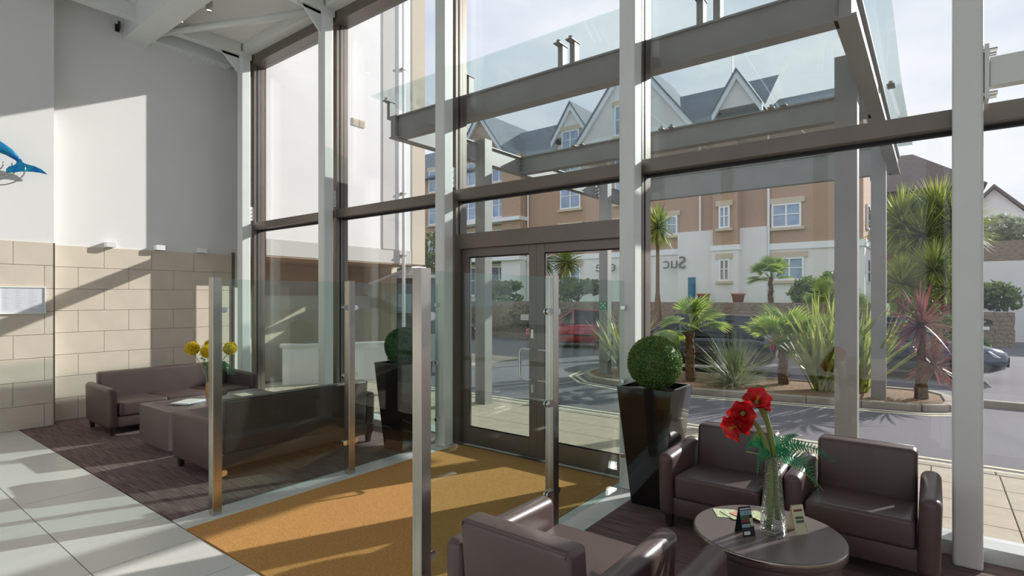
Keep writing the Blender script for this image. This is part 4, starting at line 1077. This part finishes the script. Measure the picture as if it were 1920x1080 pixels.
def shrub(name, x, y, z, rx, ry, rz, n, size, mat, label, cat='shrub', seed=1, trunk=.0, lumps=9, group=None):
    r = E(name, (x, y, z)); tag(r, label, cat, group); rnd = random.Random(seed); m = MB()
    cs = [(rnd.uniform(-.6, .6), rnd.uniform(-.6, .6), rnd.uniform(-.55, .6), rnd.uniform(.3, .5)) for _ in range(lumps)]
    for k in range(n):
        c = cs[k % lumps]; zz = rnd.uniform(-1, 1); t_ = rnd.uniform(0, 6.283); q_ = math.sqrt(1 - zz * zz); rr = c[3] * rnd.uniform(.6, 1.05)
        m.leaf(((c[0] + q_ * math.cos(t_) * rr) * rx, (c[1] + q_ * math.sin(t_) * rr) * ry, (c[2] + zz * rr) * rz + rz + trunk), size * rnd.uniform(.7, 1.3), rnd)
    tag(m.build('foliage', mat, r, fix=False), kind='stuff')
    m = MB().tube([(0, 0, -.05), (.03, 0, trunk + rz * .5), (.1, 0, trunk + rz)], [.05 + trunk * .05, .05, .02], 7)
    for k in range(6):
        c = cs[k]; m.tube([(.02, 0, trunk + rz * .3), (c[0] * rx, c[1] * ry, c[2] * rz + rz + trunk)], [.03, .01], 5)
    m.build('branches', 'trunk', r); return r
shrub('hedge', 11.2, 23.9, 1.2, 2.2, 1.0, .85, 2600, .11, 'shrub_leaf', 'rounded green hedge on the low stone wall', 'hedge', 2)
shrub('olive_tree', 13.5, 31.4, 3.0, 2.6, 2.0, 1.25, 3800, .12, 'olive_leaf', 'grey green tree above the garden wall at the right', 'tree', 3, .5)
shrub('olive_tree', 17.3, 31, 3.0, 2.0, 1.8, 1.0, 2000, .12, 'dry_leaf', 'brownish tree at the right edge above the garden wall', 'tree', 23, .5)
shrub('shrub', -3.2, 17.6, 1.5, 1.3, 1.0, .75, 1800, .1, 'shrub_leaf', 'rounded green shrub on the lawn above the red car', seed=4)
shrub('shrub', -7.8, 17.6, 1.5, 1.4, 1.0, .7, 1600, .1, 'shrub_leaf', 'green shrub on the lawn above the left door', seed=5)
shrub('dry_shrub', -3.6, 15.0, -.03, 2.2, .6, .95, 2600, .09, 'dry_leaf', 'dry brown climbing shrub against the retaining wall', seed=6)
shrub('dry_shrub', -7.9, 15.05, -.03, 2.0, .6, .85, 2200, .09, 'dry_leaf', 'second dry brown shrub against the retaining wall, further left', seed=16)
shrub('shrub', 6.9, 17.5, 1.5, 1.0, .9, .75, 1500, .1, 'shrub_leaf', 'dark green shrub on the lawn right of the fan palm', seed=7)
shrub('shrub', 10.6, 13.7, -.03, 1.1, .9, 1.0, 1800, .1, 'shrub_leaf', 'green bush below the cabbage palms', seed=8)
shrub('tree', -7.5, 12, 0, 1.6, 1.6, 2.0, 2600, .11, 'shrub_leaf', 'leafy tree behind the corner of the white building', 'tree', 9, 1.6)
